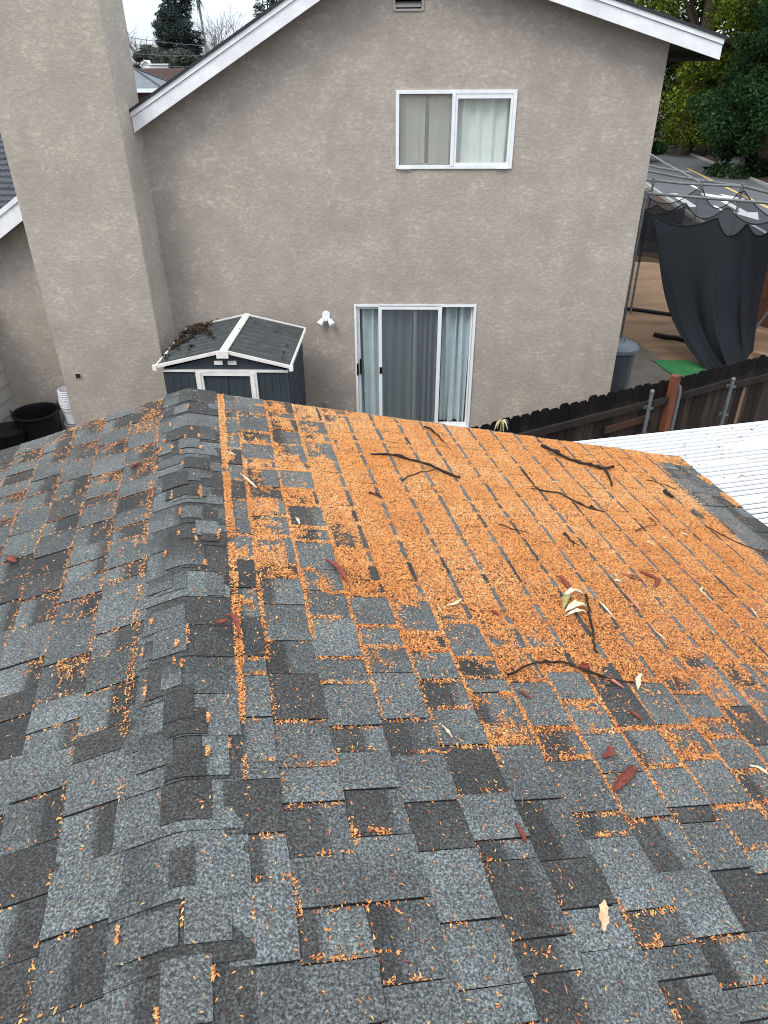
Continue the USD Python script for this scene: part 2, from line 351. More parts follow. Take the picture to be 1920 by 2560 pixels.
# ------------------------------------------------------------------ ground, yard, road
g = mb(); g.add([(-600, -200, 0), (600, -200, 0), (600, 900, 0), (-600, 900, 0)], [(0, 1, 2, 3)])
top('ground', g, 'soil_ground', None, kind='structure')
g = mb(); g.add([(-6.4, 1, .004), (1.5, 1, .004), (1.2, 10.8, .004), (-6.4, 10.95, .004)], [(0, 1, 2, 3)])
top('damp_ground', g, 'damp_soil', None, kind='structure')
g = mb(); g.add([(4.55, 12.0, .008), (12.5, 9.5, .008), (13.0, 24.0, .008), (5.2, 25.5, .008)], [(0, 1, 2, 3)])
top('dirt_yard', g, 'tan_dirt', None, kind='structure')
g = mb(); g.add([(3.3, 9.0, .012), (6.2, 11.6, .012), (5.55, 15.6, .012), (5.0, 17.0, .012), (3.3, 17.0, .012)], [(0, 1, 2), (0, 2, 3), (0, 3, 4)])
top('concrete_path', g, 'concrete_path', None, kind='structure')
g = mb(); g.add([(4.0, 25.2, .01), (11.55, 23.6, .01), (13.0, 37.5, .01), (4.0, 40, .01)], [(0, 1, 2, 3)])
top('mulch_bed', g, 'brown_mulch', None, kind='structure')
RO, RDIR = np.array([16.4, 33.0, 0]), np.array([.11, .994, 0]); RDIR /= np.linalg.norm(RDIR); RPER = np.array([RDIR[1], -RDIR[0], 0])


def rd(o, t, z=0.0):
    return RO + RPER * o + RDIR * t + np.array([0, 0, z])


g = mb(); g.add([rd(-3.6, -60, .02), rd(2.0, -60, .02), rd(2.0, 200, .02), rd(-3.6, 200, .02)], [(0, 1, 2, 3)])
top('road', g, 'road_asphalt', None, kind='structure')
g = mb()
for o in (-3.75, 2.1):
    g.hexa([rd(o + a, t, z) for a in (-.08, .08) for t in (-60, 200) for z in (0, .13)])
top('kerb', g, 'kerb_concrete', None, kind='structure')
g = mb(); g.add([rd(-5.1, 5, .05), rd(-3.84, 5, .05), rd(-3.84, 200, .05), rd(-5.1, 200, .05)], [(0, 1, 2, 3)])
g.hexa([rd(o, t, z) for o in (-5.1, -3.84) for t in (5, 200) for z in (0, .045)])
top('pavement', g, 'kerb_concrete', None, kind='structure')


def stripe(o, t0, t1, w, m, name, label, o2=None, grp=None):
    o2 = o if o2 is None else o2
    g = mb(); g.hexa([rd(oo + s * w / 2, t, z) for oo, t in ((o, t0), (o2, t1)) for s in (-1, 1) for z in (.021, .025)])
    return top(name, g, m, label, 'road marking', grp)


stripe(-0.0, -40, 13, .16, 'road_yellow', 'yellow_line', 'long yellow centre line painted on the grey road')
stripe(-3.05, -0.6, 3.2, .34, 'road_white', 'white_line', 'thick solid white line beside the near kerb of the road')
for i, (a, b, o, w) in enumerate([(4.6, 6.1, -1.5, 'farthest'), (-1.4, -.2, -2.1, 'second'), (-6.3, -4.6, -1.9, 'nearest')]):
    stripe(o, a, b, .14, 'road_white', 'white_dash', f'short white lane dash on the road, {w} of the three seen through the net')
g = mb()
arrow = [(-.13, 3.4), (.13, 3.4), (.13, .3), (.5, .3), (0, -1.7), (-.5, .3), (-.13, .3)]
P = [rd(-1.35 + a * 1.1, -2.0 + b * .9, 0) for a, b in arrow]
g.poly([[(p[0], p[1]) for p in P]], .021, .026)
top('road_arrow', g, 'road_white', 'large white straight arrow painted on the road lane', 'road marking')
g = mb()
arrow = [(-.9, 1.9), (.2, .9), (.2, 1.5), (1.15, .4), (.2, -.5), (.2, .2), (-.9, 1.1)]
P = [rd(-1.1 + a * .8, 1.4 + b * 1.2, 0) for a, b in arrow]
g.poly([[(p[0], p[1]) for p in P]], .021, .0245)
top('turn_arrow', g, 'road_white', 'white turn arrow painted beside the straight arrow on the road', 'road marking')
# bank beyond the road
n, m = 60, 14
P = np.zeros((n, m, 3))
for i in range(n):
    for j in range(m):
        o, t = 2.2 + j * 1.1, -25 + i * 2.0
        h = 2.2 * min(1, j / 7) ** 1.2 + .5 * (noise2(i * .35, j * .5, 1) - .5) * min(1, j / 2)
        P[i, j] = rd(o, t, max(h, 0.01))
g = mb(); g.grid(P)
top('bank', g, 'brown_mulch', None, kind='structure', smooth=True)
# far hills
P = np.zeros((80, 2, 3)); P2 = np.zeros((80, 12, 3))
for i in range(80):
    x = -420 + i * 11
    for j in range(12):
        y = 330 + j * 14
        h = (10 + 8 * noise2(i * .13, 3.1, 2)) * math.sin(min(1, j / 8) * PI / 2) ** 1.0 - .3
        P2[i, j] = (x, y + 8 * math.sin(i * .4), h)
g = mb(); g.grid(P2); top('hills', g, 'hill_green', None, kind='structure', smooth=True)

# ------------------------------------------------------------------ two-storey house
HW = -1.85
HN = np.array([-math.sin(math.radians(HW)), math.cos(math.radians(HW))])
HO = (HN[0] * 10.81, HN[1] * 10.81, 0)
HXV = np.array([math.cos(math.radians(HW)), math.sin(math.radians(HW))])


def hw(x, y, z=0.0):
    return (HO[0] + HXV[0] * x + HN[0] * y, HO[1] + HXV[1] * x + HN[1] * y, z)


house = thing('two_storey_house', 'beige stucco two storey house with white gable boards and wide chimney', 'house', HO, HW)
# gable line in wall coordinates (lower edge of the boards, at overhang 0.35)
SL, SR = 0.5555, 0.285
APX, APZ = -0.164, 1.171 + CAMZ


def gable(x):
    return APZ + (x - APX) * SL if x < APX else APZ - (x - APX) * SR


w = mb()
W = [(-3.75, -0.3), (3.27, -0.3), (3.27, gable(3.27) + .08), (APX, APZ + .08), (-3.75, gable(-3.75) + .08)]
DOOR = [(-.776, .075), (1.054, .075), (1.054, 2.147), (-.776, 2.147)]
WIN = [(-.147, 4.017), (1.405, 4.017), (1.405, 4.922), (-.147, 4.922)]
VENT = [(-.17, 5.80), (.155, 5.80), (.155, 6.1), (-.17, 6.1)]
w.poly([W, DOOR, WIN, VENT], 0, .16, XZ)
w.build(house + '/wall', 'stucco')
w = mb(); w.box(3.11, 3.27, .163, 9.0, -.3, gable(3.27) - .02); w.box(-3.75, -3.59, .163, 9.0, -.3, gable(-3.75)); w.box(-3.75, 3.27, 9.0, 9.15, -.3, gable(3.27) - .02)
w.build(house + '/wall', 'stucco')
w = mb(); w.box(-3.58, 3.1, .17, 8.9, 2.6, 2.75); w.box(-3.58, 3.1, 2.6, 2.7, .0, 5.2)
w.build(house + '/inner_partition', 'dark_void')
# chimney with a crisp but slightly rounded outline
w = mb(); cx0, cx1, cy0, cy1 = -5.14, -3.58, -.76, .06
b = .012
ring = [(cx0 + b, cy0), (cx1 - b, cy0), (cx1, cy0 + b), (cx1, cy1), (cx0, cy1), (cx0, cy0 + b)]
HOLE = None
v = []
zs = [-.3, 2.0, 4.0, 6.0, 8.2]
for z in zs:
    v += [(x, y, z) for x, y in ring]
f = []
for i in range(len(zs) - 1):
    for k in range(6):
        f.append((i * 6 + k, i * 6 + (k + 1) % 6, (i + 1) * 6 + (k + 1) % 6, (i + 1) * 6 + k))
w.add(v, f)
w.build(house + '/chimney', 'stucco')
w = mb(); w.poly([[(-.05, -.05), (.05, -.05), (.05, .05), (-.05, .05)], [(-.037, -.037), (.037, -.037), (.037, .037), (-.037, .037)]], 0, .012, XZ @ np.eye(4))
w2 = mb(); vv = w.v[0] + np.array([-4.894, cy0 - .013, 1.28]); w2.add(vv, w.f[0])
w2.build(house + '/chimney/cleanout_frame', 'vent_paint')
w = mb(); w.box(-4.93, -4.858, cy0 - .006, cy0 - .002, 1.244, 1.316); w.build(house + '/chimney/cleanout_door', 'bark_dark')

# roof slabs, boards
OV = -.35
for side, s, x_end in (('l', SL, -3.57), ('r', -SR, 3.80)):
    x0, x1 = (x_end, APX) if side == 'l' else (APX, x_end)
    z = lambda x: APZ + (x - APX) * s
    t = 0.2 * math.sqrt(1 + s * s)
    # main board and upper trim strip, both run up to the apex
    w = mb(); w.poly([[(x0, z(x0)), (x1, z(x1)), (x1, z(x1) + t * .74), (x0, z(x0) + t * .74)]], OV, OV + .038, XZ)
    w.build(house + '/gable_board', 'white_paint')
    w = mb(); w.poly([[(x0 - .004, z(x0) + t * .76), (x1 + .004, z(x1) + t * .76), (x1 + .004, z(x1) + t * 1.02), (x0 - .004, z(x0) + t * 1.02)]], OV - .018, OV + .036, XZ)
    w.build(house + '/gable_trim', 'white_paint')
    w = mb(); xe = x0 - .03 if side == 'l' else x0; xf = x1 if side == 'l' else x1 + .03
    w.poly([[(xe, z(xe) + t * 1.03), (xf, z(xf) + t * 1.03), (xf, z(xf) + t * 1.03 + .035), (xe, z(xe) + t * 1.03 + .035)]], OV - .035, 9.5, XZ)
    w.build(house + '/roof_slope', 'roof_felt')
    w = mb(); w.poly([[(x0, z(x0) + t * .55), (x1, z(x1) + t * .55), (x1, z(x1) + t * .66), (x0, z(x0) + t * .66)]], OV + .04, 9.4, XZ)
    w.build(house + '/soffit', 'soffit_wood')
    if side == 'r':
        w = mb(); w.box(x1 - .03, x1, OV + .04, 9.4, z(x1) - .01, z(x1) + t * .5); w.build(house + '/eave_board', 'soffit_wood')
        w = mb(); w.box(3.272, x1 - .035, .3, .36, z(x1) + .02, z(x1) + .05)
        w.box(3.272, x1 - .035, .0, .05, z(x1) - .005, z(x1) + .02); w.build(house + '/eave_return', 'soffit_wood')
# gable vent
w = mb(); w.box(-.2, -.172, -.02, .1, 5.78, 6.12); w.box(.157, .185, -.02, .1, 5.78, 6.12); w.box(-.172, .157, -.02, .1, 5.775, 5.798)
vt = thing('gable_vent', 'small louvred vent high in the gable of the stucco wall', 'vent', HO, HW)
w.build(vt + '/vent_frame', 'vent_paint')
for k in range(4):
    z0 = 5.815 + k * .075
    w = mb(); w.hexa([(x, y, z0 + dz + (.05 if y > 0 else 0)) for x in (-.165, .15) for y in (-.005, .08) for dz in (0, .012)])
    w.build(vt + '/slat', 'vent_paint')
w = mb(); w.box(-.168, .153, .12, .13, 5.8, 6.1); w.build(vt + '/vent_back', 'dark_void')

# sliding window upstairs
win = house + '/window'
UsdGeom.Xform.Define(stage, win)
X0, X1, Z0, Z1 = -.147, 1.405, 4.017, 4.922
w = mb(); t = .032
w.box(X0 - .012, X0 + t, -.028, .06, Z0 - .012, Z1 + .012); w.box(X1 - t, X1 + .012, -.028, .06, Z0 - .012, Z1 + .012)
w.box(X0 + t, X1 - t, -.028, .06, Z1 - t, Z1 + .012); w.box(X0 + t, X1 - t, -.028, .06, Z0 - .012, Z0 + t)
w.build(win + '/frame', 'aluminium_white')
xm = .60
w = mb(); w.box(xm - .022, xm + .022, -.034, .05, Z0 + .02, Z1 - .01); w.build(win + '/meeting_stile', 'aluminium_white')
w = mb(); a, b_ = xm + .024, X1 - t - .002   # right sash, in front
w.box(a, a + .03, -.02, .01, Z0 + t, Z1 - t); w.box(b_ - .03, b_, -.02, .01, Z0 + t, Z1 - t); w.box(a + .03, b_ - .03, -.02, .01, Z1 - t - .055, Z1 - t); w.box(a + .03, b_ - .03, -.02, .01, Z0 + t, Z0 + t + .03)
w.build(win + '/sash', 'aluminium_white')
w = mb(); w.sheet(a + .03, b_ - .03, -.008, Z0 + t + .03, Z1 - t - .055); w.build(win + '/pane', 'window_glass')
w = mb(); a, b_ = X0 + t + .001, xm - .024
w.box(a, a + .022, .02, .05, Z0 + t, Z1 - t); w.box(b_ - .022, b_, .02, .05, Z0 + t, Z1 - t); w.box(a + .022, b_ - .022, .02, .05, Z1 - t - .03, Z1 - t); w.box(a + .022, b_ - .022, .02, .05, Z0 + t, Z0 + t + .02)
w.build(win + '/sash', 'grey_screen_edge')
w = mb(); w.sheet(a + .022, b_ - .022, .034, Z0 + t + .02, Z1 - t - .03); w.build(win + '/pane', 'window_glass')
w = mb(); w.box(a + .002, b_ - .002, .003, .006, Z0 + t, Z1 - t); w.build(win + '/screen', 'insect_screen_light')
for x in (X0 + .03, X1 - .2):
    w = mb(); w.box(x, x + .16, -.045, -.029, Z0 - .014, Z0 + .006); w.build(win + '/sill_clip', 'aluminium_white')


def drape(x0, x1, y, z0, z1, folds, amp, seed, spread=0.0, n=90, m=14):
    r = np.random.default_rng(seed)
    u = np.linspace(0, 1, n); vv = np.linspace(0, 1, m)
    ph = np.cumsum(r.uniform(.5, 1.6, n)); ph = ph / ph[-1] * folds * 2 * PI
    ph2 = np.interp(u, np.linspace(0, 1, 9), r.uniform(-1, 1, 9))
    U, V = np.meshgrid(u, vv, indexing='ij')
    Y = y + amp * (np.sin(ph)[:, None] * (1 - .25 * V) + .35 * np.sin(2.3 * ph + 1)[:, None] * V) + amp * ph2[:, None] * .5 * V
    X = x0 + (x1 - x0) * U + spread * (V - .5) * np.sin(ph * .5)[:, None]
    g = mb(); g.grid(np.stack([X, Y, z1 + (z0 - z1) * V], -1))
    return g


def curtain(mesh, matn, label, grp=None):
    for i, v in enumerate(mesh.v):
        mesh.v[i] = np.array([hw(*p) for p in v])
    return top('curtain', mesh, matn, label, 'curtain', grp, smooth=True)


curtain(drape(-.12, .232, .12, 3.98, 4.95, 2.6, .02, 1), 'fabric_pale', 'grey green curtain at the left behind the screened pane of the upstairs window')
curtain(drape(.285, .60, .14, 3.98, 4.95, 1.8, .018, 2), 'fabric_pale', 'curtain edge right of the dark gap in the screened upstairs pane')
curtain(drape(.605, 1.39, .12, 3.98, 4.95, 4.2, .022, 3), 'fabric_pale', 'pale curtain behind the clear right pane of the upstairs window')

# sliding glass door
door = house + '/sliding_door'
UsdGeom.Xform.Define(stage, door)
X0, X1, Z0, Z1 = -.776, 1.054, .075, 2.147
w = mb(); w.box(X0 - .006, X0 + .028, -.03, .13, Z0, Z1 + .006); w.box(X1 - .03, X1 + .006, -.03, .13, Z0, Z1 + .006); w.box(X0 + .028, X1 - .03, -.012, .13, Z1 - .03, Z1 + .006); w.box(X0 + .028, X1 - .03, -.035, .13, Z0, Z0 + .045)
w.build(door + '/frame', 'aluminium_white')
w = mb(); a, b_ = X0 + .032, .16
w.box(a, a + .04, .04, .075, Z0 + .046, Z1 - .032); w.box(b_ - .04, b_, .04, .075, Z0 + .046, Z1 - .032); w.box(a + .04, b_ - .04, .04, .075, Z1 - .075, Z1 - .032); w.box(a + .04, b_ - .04, .04, .075, Z0 + .046, Z0 + .1)
w.build(door + '/sliding_panel', 'aluminium_white')
w = mb(); w.sheet(a + .04, b_ - .04, .054, Z0 + .1, Z1 - .075); w.build(door + '/pane', 'window_glass')
w = mb(); a, b_ = .14, X1 - .034
w.box(a, a + .04, .085, .12, Z0 + .046, Z1 - .032); w.box(b_ - .025, b_, .085, .12, Z0 + .046, Z1 - .032); w.box(a + .04, b_ - .025, .085, .12, Z1 - .06, Z1 - .032); w.box(a + .04, b_ - .025, .085, .12, Z0 + .046, Z0 + .1)
w.build(door + '/fixed_panel', 'aluminium_white')
w = mb(); w.sheet(a + .04, b_ - .025, .1, Z0 + .1, Z1 - .06); w.build(door + '/pane', 'window_glass')
w = mb(); a, b_ = -.415, .548
w.box(a, a + .05, -.012, .018, Z0 + .046, Z1 - .012); w.box(b_ - .058, b_, -.012, .018, Z0 + .046, Z1 - .012); w.box(a + .05, b_ - .058, -.012, .018, Z1 - .072, Z1 - .012); w.box(a + .05, b_ - .058, -.012, .018, Z0 + .046, Z0 + .1)
w.build(door + '/screen_panel', 'aluminium_white')
w = mb(); w.box(a + .05, b_ - .058, .002, .005, Z0 + .1, Z1 - .072); w.build(door + '/screen', 'insect_screen')
w = mb(); w.box(-.762, -.735, -.032, .0, 1.03, 1.23); w.box(-.715, -.688, .015, .038, 1.03, 1.28); w.build(door + '/handle', 'black_plastic')
w = mb(); w.box(-.405, -.362, -.024, -.013, 1.06, 1.165); w.build(door + '/latch', 'black_plastic')
w = mb(); w.box(X0 - .1, X1 + .1, -.28, -.04, .0, .06); w.build(door + '/threshold', 'concrete_path')
curtain(drape(-.74, .125, .18, .1, 2.12, 6.0, .055, 4, .03), 'fabric_blue', 'pale blue curtain on the left behind the sliding glass door')
curtain(drape(.165, .53, .2, .1, 2.12, 4.5, .06, 5, .02), 'fabric_blue', 'grey curtain folds behind the right of the door screen')
curtain(drape(.57, 1.03, .19, .16, 2.12, 4.2, .06, 6, .06), 'fabric_blue', 'bright white blue curtain behind the unscreened right door pane')

# floodlight
fl = thing('floodlight', 'white twin head floodlight fixed on the stucco wall left of the sliding door', 'lamp', hw(-1.21, 0, 1.94), HW)
w = mb(); w.lathe([(0, -.0), (.062, 0), (.062, .02), (.05, .03), (0, .032)], 20); w.v[0] = w.v[0] @ np.array([[1, 0, 0], [0, 0, 1], [0, -1, 0]], float); w.v[0][:, 2] += .05; w.build(fl + '/back_plate', 'white_plastic', 40)
for sx in (-1, 1):
    w = mb(); d = np.array([sx * .5, -.55, -.62]); d /= np.linalg.norm(d); p0 = np.array([sx * .025, -.04, .03])
    w.tube([p0, p0 + d * .04, p0 + d * .06, p0 + d * .12, p0 + d * .15], [.016, .02, .034, .045, .047], 14)
    w.build(fl + '/lamp_head', 'white_plastic', 40)
w = mb(); w.tube([(0, -.03, .03), (0, -.055, -.0), (0, -.07, -.03)], [.02, .026, .02], 12); w.build(fl + '/sensor', 'white_plastic', 40)
ob = thing('outlet_box', 'small weathered outlet box low on the stucco wall beside the shed', 'outlet', hw(-1.23, 0, .5), HW)
w = mb(); w.box(-.07, .07, -.03, -.001, -.07, .07); w.build(ob + '/cover', 'vent_paint')
w = mb(); w.box(-.045, .03, -.036, -.0305, -.05, .045); w.build(ob + '/lid', 'stucco')
tp = thing('garden_tap', 'small rust red tap low on the wall near the roof edge', 'tap', hw(-1.03, 0, .36), HW)
w = mb(); w.tube([(0, 0, 0), (0, -.07, 0), (0, -.09, -.04)], [.016, .016, .014], 8); w.build(tp + '/spout', 'rust_red')
w = mb(); w.lathe([(0, 0), (.035, 0), (.035, .012), (0, .014)], 12, (0, -.06, .035)); w.build(tp + '/wheel', 'rust_red')

# lower wing left of the chimney
w = mb(); w.poly([[(-9.5, -.3), (-5.16, -.3), (-5.16, 3.75), (-9.5, 1.3)]], 0, .16, XZ); w.build(house + '/wing_wall', 'stucco')
z = lambda x: 3.31 + (x + 5.497) * .62
w = mb(); w.poly([[(-9.0, z(-9.0)), (-5.15, z(-5.15)), (-5.15, z(-5.15) + .235), (-9.0, z(-9.0) + .235)]], OV, OV + .038, XZ)
w.build(house + '/wing_gable_board', 'white_paint')
w = mb(); w.poly([[(-9.0, z(-9.0) + .24), (-5.15, z(-5.15) + .24), (-5.15, z(-5.15) + .31), (-9.0, z(-9.0) + .31)]], OV - .02, OV + .036, XZ)
w.build(house + '/wing_gable_trim', 'white_paint')
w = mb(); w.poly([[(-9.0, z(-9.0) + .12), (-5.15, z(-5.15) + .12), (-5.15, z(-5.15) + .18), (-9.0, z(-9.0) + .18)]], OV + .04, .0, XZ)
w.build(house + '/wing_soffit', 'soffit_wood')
wr = house + '/wing_roof'
w = mb(); w.hexa([(x, y, zz + (y - .02) * .55) for x in (-10.5, -5.16) for y in (.02, 2.3) for zz in (3.0, 3.12)]); w.build(wr, 'roof_felt')
for k in range(17):
    y0 = .02 + k * .128
    w = mb(); xs = np.sort(np.r_[-10.5, RNG.uniform(-10.4, -5.2, 18), -5.16])
    for a, b_ in zip(xs[:-1], xs[1:]):
        dz = RNG.uniform(0, .012); dy = RNG.uniform(-.012, .012)
        w.hexa([(x, y, 3.122 + (y - .02) * .55 + hgt) for x, y, hgt in [(xx, yy, hh) for xx in (a, b_) for yy, hs in ((y0 + dy, (.0, .034 + dz)), (y0 + .135, (.0, .006))) for hh in hs]])
    w.build(wr + '/shingle_course', 'wing_shingle')
w = mb(); w.box(-10.5, -5.16, 2.2, 2.36, 4.36, 4.5); w.build(house + '/wing_ridge_flashing', 'galvanised')
# side wall running towards the camera at the far left
rw = thing('return_wall', 'light grey horizontal siding wall at the far left beside black tub', 'wall', HO, HW)
for k in range(11):
    z0 = -.05 + k * .23
    w = mb(); w.hexa([(x, y, zz) for x, zz in ((-6.62, z0), (-6.62, z0 + .222), ) for y in (-5.0, -.005)] + [(x, y, zz) for x, zz in ((-6.45 + .012, z0), (-6.45, z0 + .222)) for y in (-5.0, -.005)])
    w.v[0] = w.v[0][[0, 2, 1, 3, 4, 6, 5, 7]]
    w.build(rw + '/siding_board', 'siding_grey')

# ------------------------------------------------------------------ garden shed
shed = thing('garden_shed', 'dark grey corrugated steel garden shed with white trim beside the chimney', 'shed', HO, HW)
EX0, EX1, EY0, EY1, EZ = -3.245, -1.47, -2.03, -.43, 1.9
RX, RZ_ = -2.335, 2.1
SX0, SX1, SY0, SY1 = -3.17, -1.545, -1.94, -.48


def ribbed(p0, p1, z0, z1, nrib, depth, zt=None):
    p0, p1 = np.array(p0, float), np.array(p1, float); L = np.linalg.norm(p1 - p0); d = (p1 - p0) / L; nrm = np.array([d[1], -d[0]])
    prof = []
    for k in range(nrib):
        for a, h in ((0, 0), (.62, 0), (.7, 1), (.92, 1)):
            prof.append(((k + a) / nrib, h))
    prof.append((1, 0))
    P = np.array([[(*(p0 + d * a * L + nrm * h * depth), zz) for zz in (z0, z1 if zt is None else zt(a))] for a, h in prof])
    return mb().grid(P)


ribbed((SX0, SY0), (-2.74, SY0), 0, 1.83, 4, .012).build(shed + '/front_panel', 'shed_steel')
ribbed((-1.95, SY0), (SX1, SY0), 0, 1.83, 4, .012).build(shed + '/front_panel', 'shed_steel')
ribbed((SX1, SY0), (SX1, SY1), 0, 1.83, 14, .012).build(shed + '/side_panel', 'shed_steel')
ribbed((SX0, SY1), (SX0, SY0), 0, 1.83, 14, .012).build(shed + '/side_panel', 'shed_steel')
ribbed((SX1, SY1), (SX0, SY1), 0, 1.83, 14, .012).build(shed + '/back_panel', 'shed_steel')
for yy in (SY0 - .001, SY1):
    w = mb(); w.poly([[(SX0, 1.84), (SX1, 1.84), (RX, 2.06)]], yy, yy + .012, XZ); w.build(shed + '/gable_panel', 'shed_steel')
ribbed((-2.65, SY0 + .01), (-2.335, SY0 + .01), .05, 1.76, 3, .01).build(shed + '/door', 'shed_steel')
ribbed((-2.33, SY0 + .012), (-2.03, SY0 + .012), .05, 1.76, 3, .01).build(shed + '/door', 'shed_steel')
for a, b_ in ((-2.745, -2.65), (-2.03, -1.94)):
    w = mb(); w.box(a, b_, SY0 - .035, SY0 - .002, 0, 1.815); w.box(a + .03, b_ - .03, SY0 - .05, SY0 - .0355, 0, 1.81); w.build(shed + '/door_post', 'shed_trim')
w = mb(); w.box(-2.648, -2.032, SY0 - .032, SY0 + .0, 1.765, 1.812); w.build(shed + '/door_head', 'shed_trim')
w = mb(); w.box(SX0 - .02, SX1 + .02, SY0 - .03, SY0 - .004, 1.816, 1.845); w.build(shed + '/front_rail', 'shed_trim')
for s, xe in ((-1, EX0), (1, EX1)):
    prof = []
    n = 10
    for k in range(n):
        for a, h in ((0, 0), (.4, 0), (.55, 1), (.85, 1)):
            prof.append((EY0 + (EY1 - EY0) * (k + a) / n, h * .016))
    prof.append((EY1, 0))
    P = np.array([[(RX + (xe - RX) * t, y, RZ_ + (EZ - RZ_) * t + h) for t in (0, .5, 1)] for y, h in prof])
    mb().grid(P).build(shed + '/roof_panel', 'shed_roof_steel')
    for yy in (EY0, EY1):
        w = mb(); w.bar((RX + s * .05, yy + (.012 if yy < -1 else -.012), RZ_ + .002), (xe, yy + (.012 if yy < -1 else -.012), EZ + .006), .022, .042); w.build(shed + '/roof_trim', 'shed_trim')
    w = mb(); w.bar((xe - s * .01, EY0 + .016, EZ + .004), (xe - s * .01, EY1 - .016, EZ + .006), .022, .042); w.build(shed + '/roof_trim', 'shed_trim')
    w = mb(); w.box(xe - .025, xe + .025, EY0 - .025, EY0 + .025, EZ - .035, EZ + .03); w.build(shed + '/corner_cap', 'shed_trim')
    w = mb(); w.box(RX + s * .09 - .055, RX + s * .09 + .055, SY0 - .03, SY0 - .003, 1.915, 1.965); w.build(shed + '/vent_louvre', 'shed_trim')
w = mb(); P = np.array([[(RX + a, y, RZ_ + h) for a, h in ((-.055, .01), (-.04, .026), (0, .034), (.04, .026), (.055, .01))] for y in (EY0 - .02, EY1 + .02)]); w.grid(P)
w.build(shed + '/ridge_cap', 'shed_trim', 40)
w = mb(); w.box(RX - .075, RX + .075, EY0 - .045, EY0 - .017, RZ_ - .06, RZ_ + .03); w.build(shed + '/ridge_end', 'shed_trim')


# small curled leaf pieces used for the leaf litter
def chips(pts, nrm, L, Wd, lift, rng, tilt=.35):
    n = len(pts); N = np.broadcast_to(np.asarray(nrm, float), (n, 3))
    a = rng.uniform(0, 2 * PI, n); ref = np.cross(N, [0.3, .9, .1]); ref /= np.linalg.norm(ref, axis=1, keepdims=True); r2 = np.cross(N, ref)
    u = ref * np.cos(a)[:, None] + r2 * np.sin(a)[:, None]
    u = u + N * rng.normal(0, tilt, n)[:, None]; u /= np.linalg.norm(u, axis=1, keepdims=True)
    v = np.cross(N, u); v = v + N * rng.normal(0, tilt, n)[:, None]
    L, Wd = np.broadcast_to(L, n)[:, None] / 2, np.broadcast_to(Wd, n)[:, None] / 2
    c = pts + N * np.broadcast_to(lift, n)[:, None]
    k = rng.uniform(-.25, .6, n)[:, None]
    V = np.stack([c - u * L, c + v * Wd + u * L * .15 + N * Wd * k, c + u * L, c - v * Wd + u * L * .1 + N * Wd * k], 1).reshape(-1, 3)
    b = np.arange(n) * 4
    F = np.vstack([np.c_[b, b + 1, b + 2], np.c_[b, b + 2, b + 3]])
    return V, F, np.repeat(rng.random(n), 4)[:, None] * np.ones(3)


mat('litter_mix', (0.006, 0.005, 0.004), 0.9, 0.3, island=True, col2=(0.075, 0.048, 0.026))
n = 1500
t = np.clip(RNG.beta(2.2, 1.1, n), .08, 1.02); yy = EY0 + .15 + (EY1 - EY0 - .1) * RNG.beta(1.6, 1.3, n)
keep = (noise2(t * 7, yy * 5, 3) + .35 * t + .18 * (yy - EY0) > .95)
t, yy = t[keep], yy[keep]
pts = np.array([[*hw(RX + (EX0 - RX) * a, y - 0), RZ_ + (EZ - RZ_) * a + .024] for a, y in zip(t, yy)])[:, [0, 1, 3]]
V, F, K = chips(pts, (-.2, 0, 1), RNG.uniform(.03, .08, len(pts)), RNG.uniform(.015, .04, len(pts)), RNG.uniform(0, .02, len(pts)), RNG, .5)
top('leaf_litter', mb().add(V, F, K), 'litter_mix', 'dark rotting leaf litter on the left slope of the shed roof', 'leaf litter', kind='stuff', tone=True)
n = 26
t = RNG.uniform(.02, .9, n); yy = RNG.uniform(EY0 + .1, EY1 - .1, n)
pts = np.array([[*hw(RX + (EX1 - RX) * a, y)[:2], RZ_ + (EZ - RZ_) * a + .026] for a, y in zip(t, yy)])
V, F, K = chips(pts, (.2, 0, 1), RNG.uniform(.03, .09, n), RNG.uniform(.012, .03, n), .004, RNG, .3)
top('fallen_leaves', mb().add(V, F, K), 'litter_mix', 'few scattered small leaves on the right slope of the shed roof', 'leaf litter', kind='stuff', tone=True)


# pails and tub by the chimney
def pail(name, x, y, z0, r, h, label, band=False):
    p = thing(name, label, 'bucket', hw(x, y, z0), 0, 'white buckets stacked beside the chimney')
    w = mb(); w.lathe([(0, 0), (r * .86, 0), (r * .88, .01), (r * .985, h - .07), (r * .985, h), (r * .93, h), (r * .93, h - .02), (r * .84, .02), (0, .02)], 28); w.build(p + '/body', 'white_plastic', 40)
    for k, zz in enumerate((h - .012, h - .045, h - .08)):
        w = mb(); w.lathe([(r * .97, zz - .006), (r * 1.05, zz - .004), (r * 1.06, zz + .008), (r * .97, zz + .01)], 28); w.build(p + '/rim_ring', 'grey_band' if band else 'white_plastic', 40)
    w = mb(); a = np.linspace(-.15, PI + .15, 18); w.tube(np.c_[r * 1.07 * np.cos(a), -r * 1.07 * np.sin(a) * .95, h - .07 - .08 * np.sin(a)], .003, 6); w.build(p + '/bail_handle', 'galvanised')
    return p


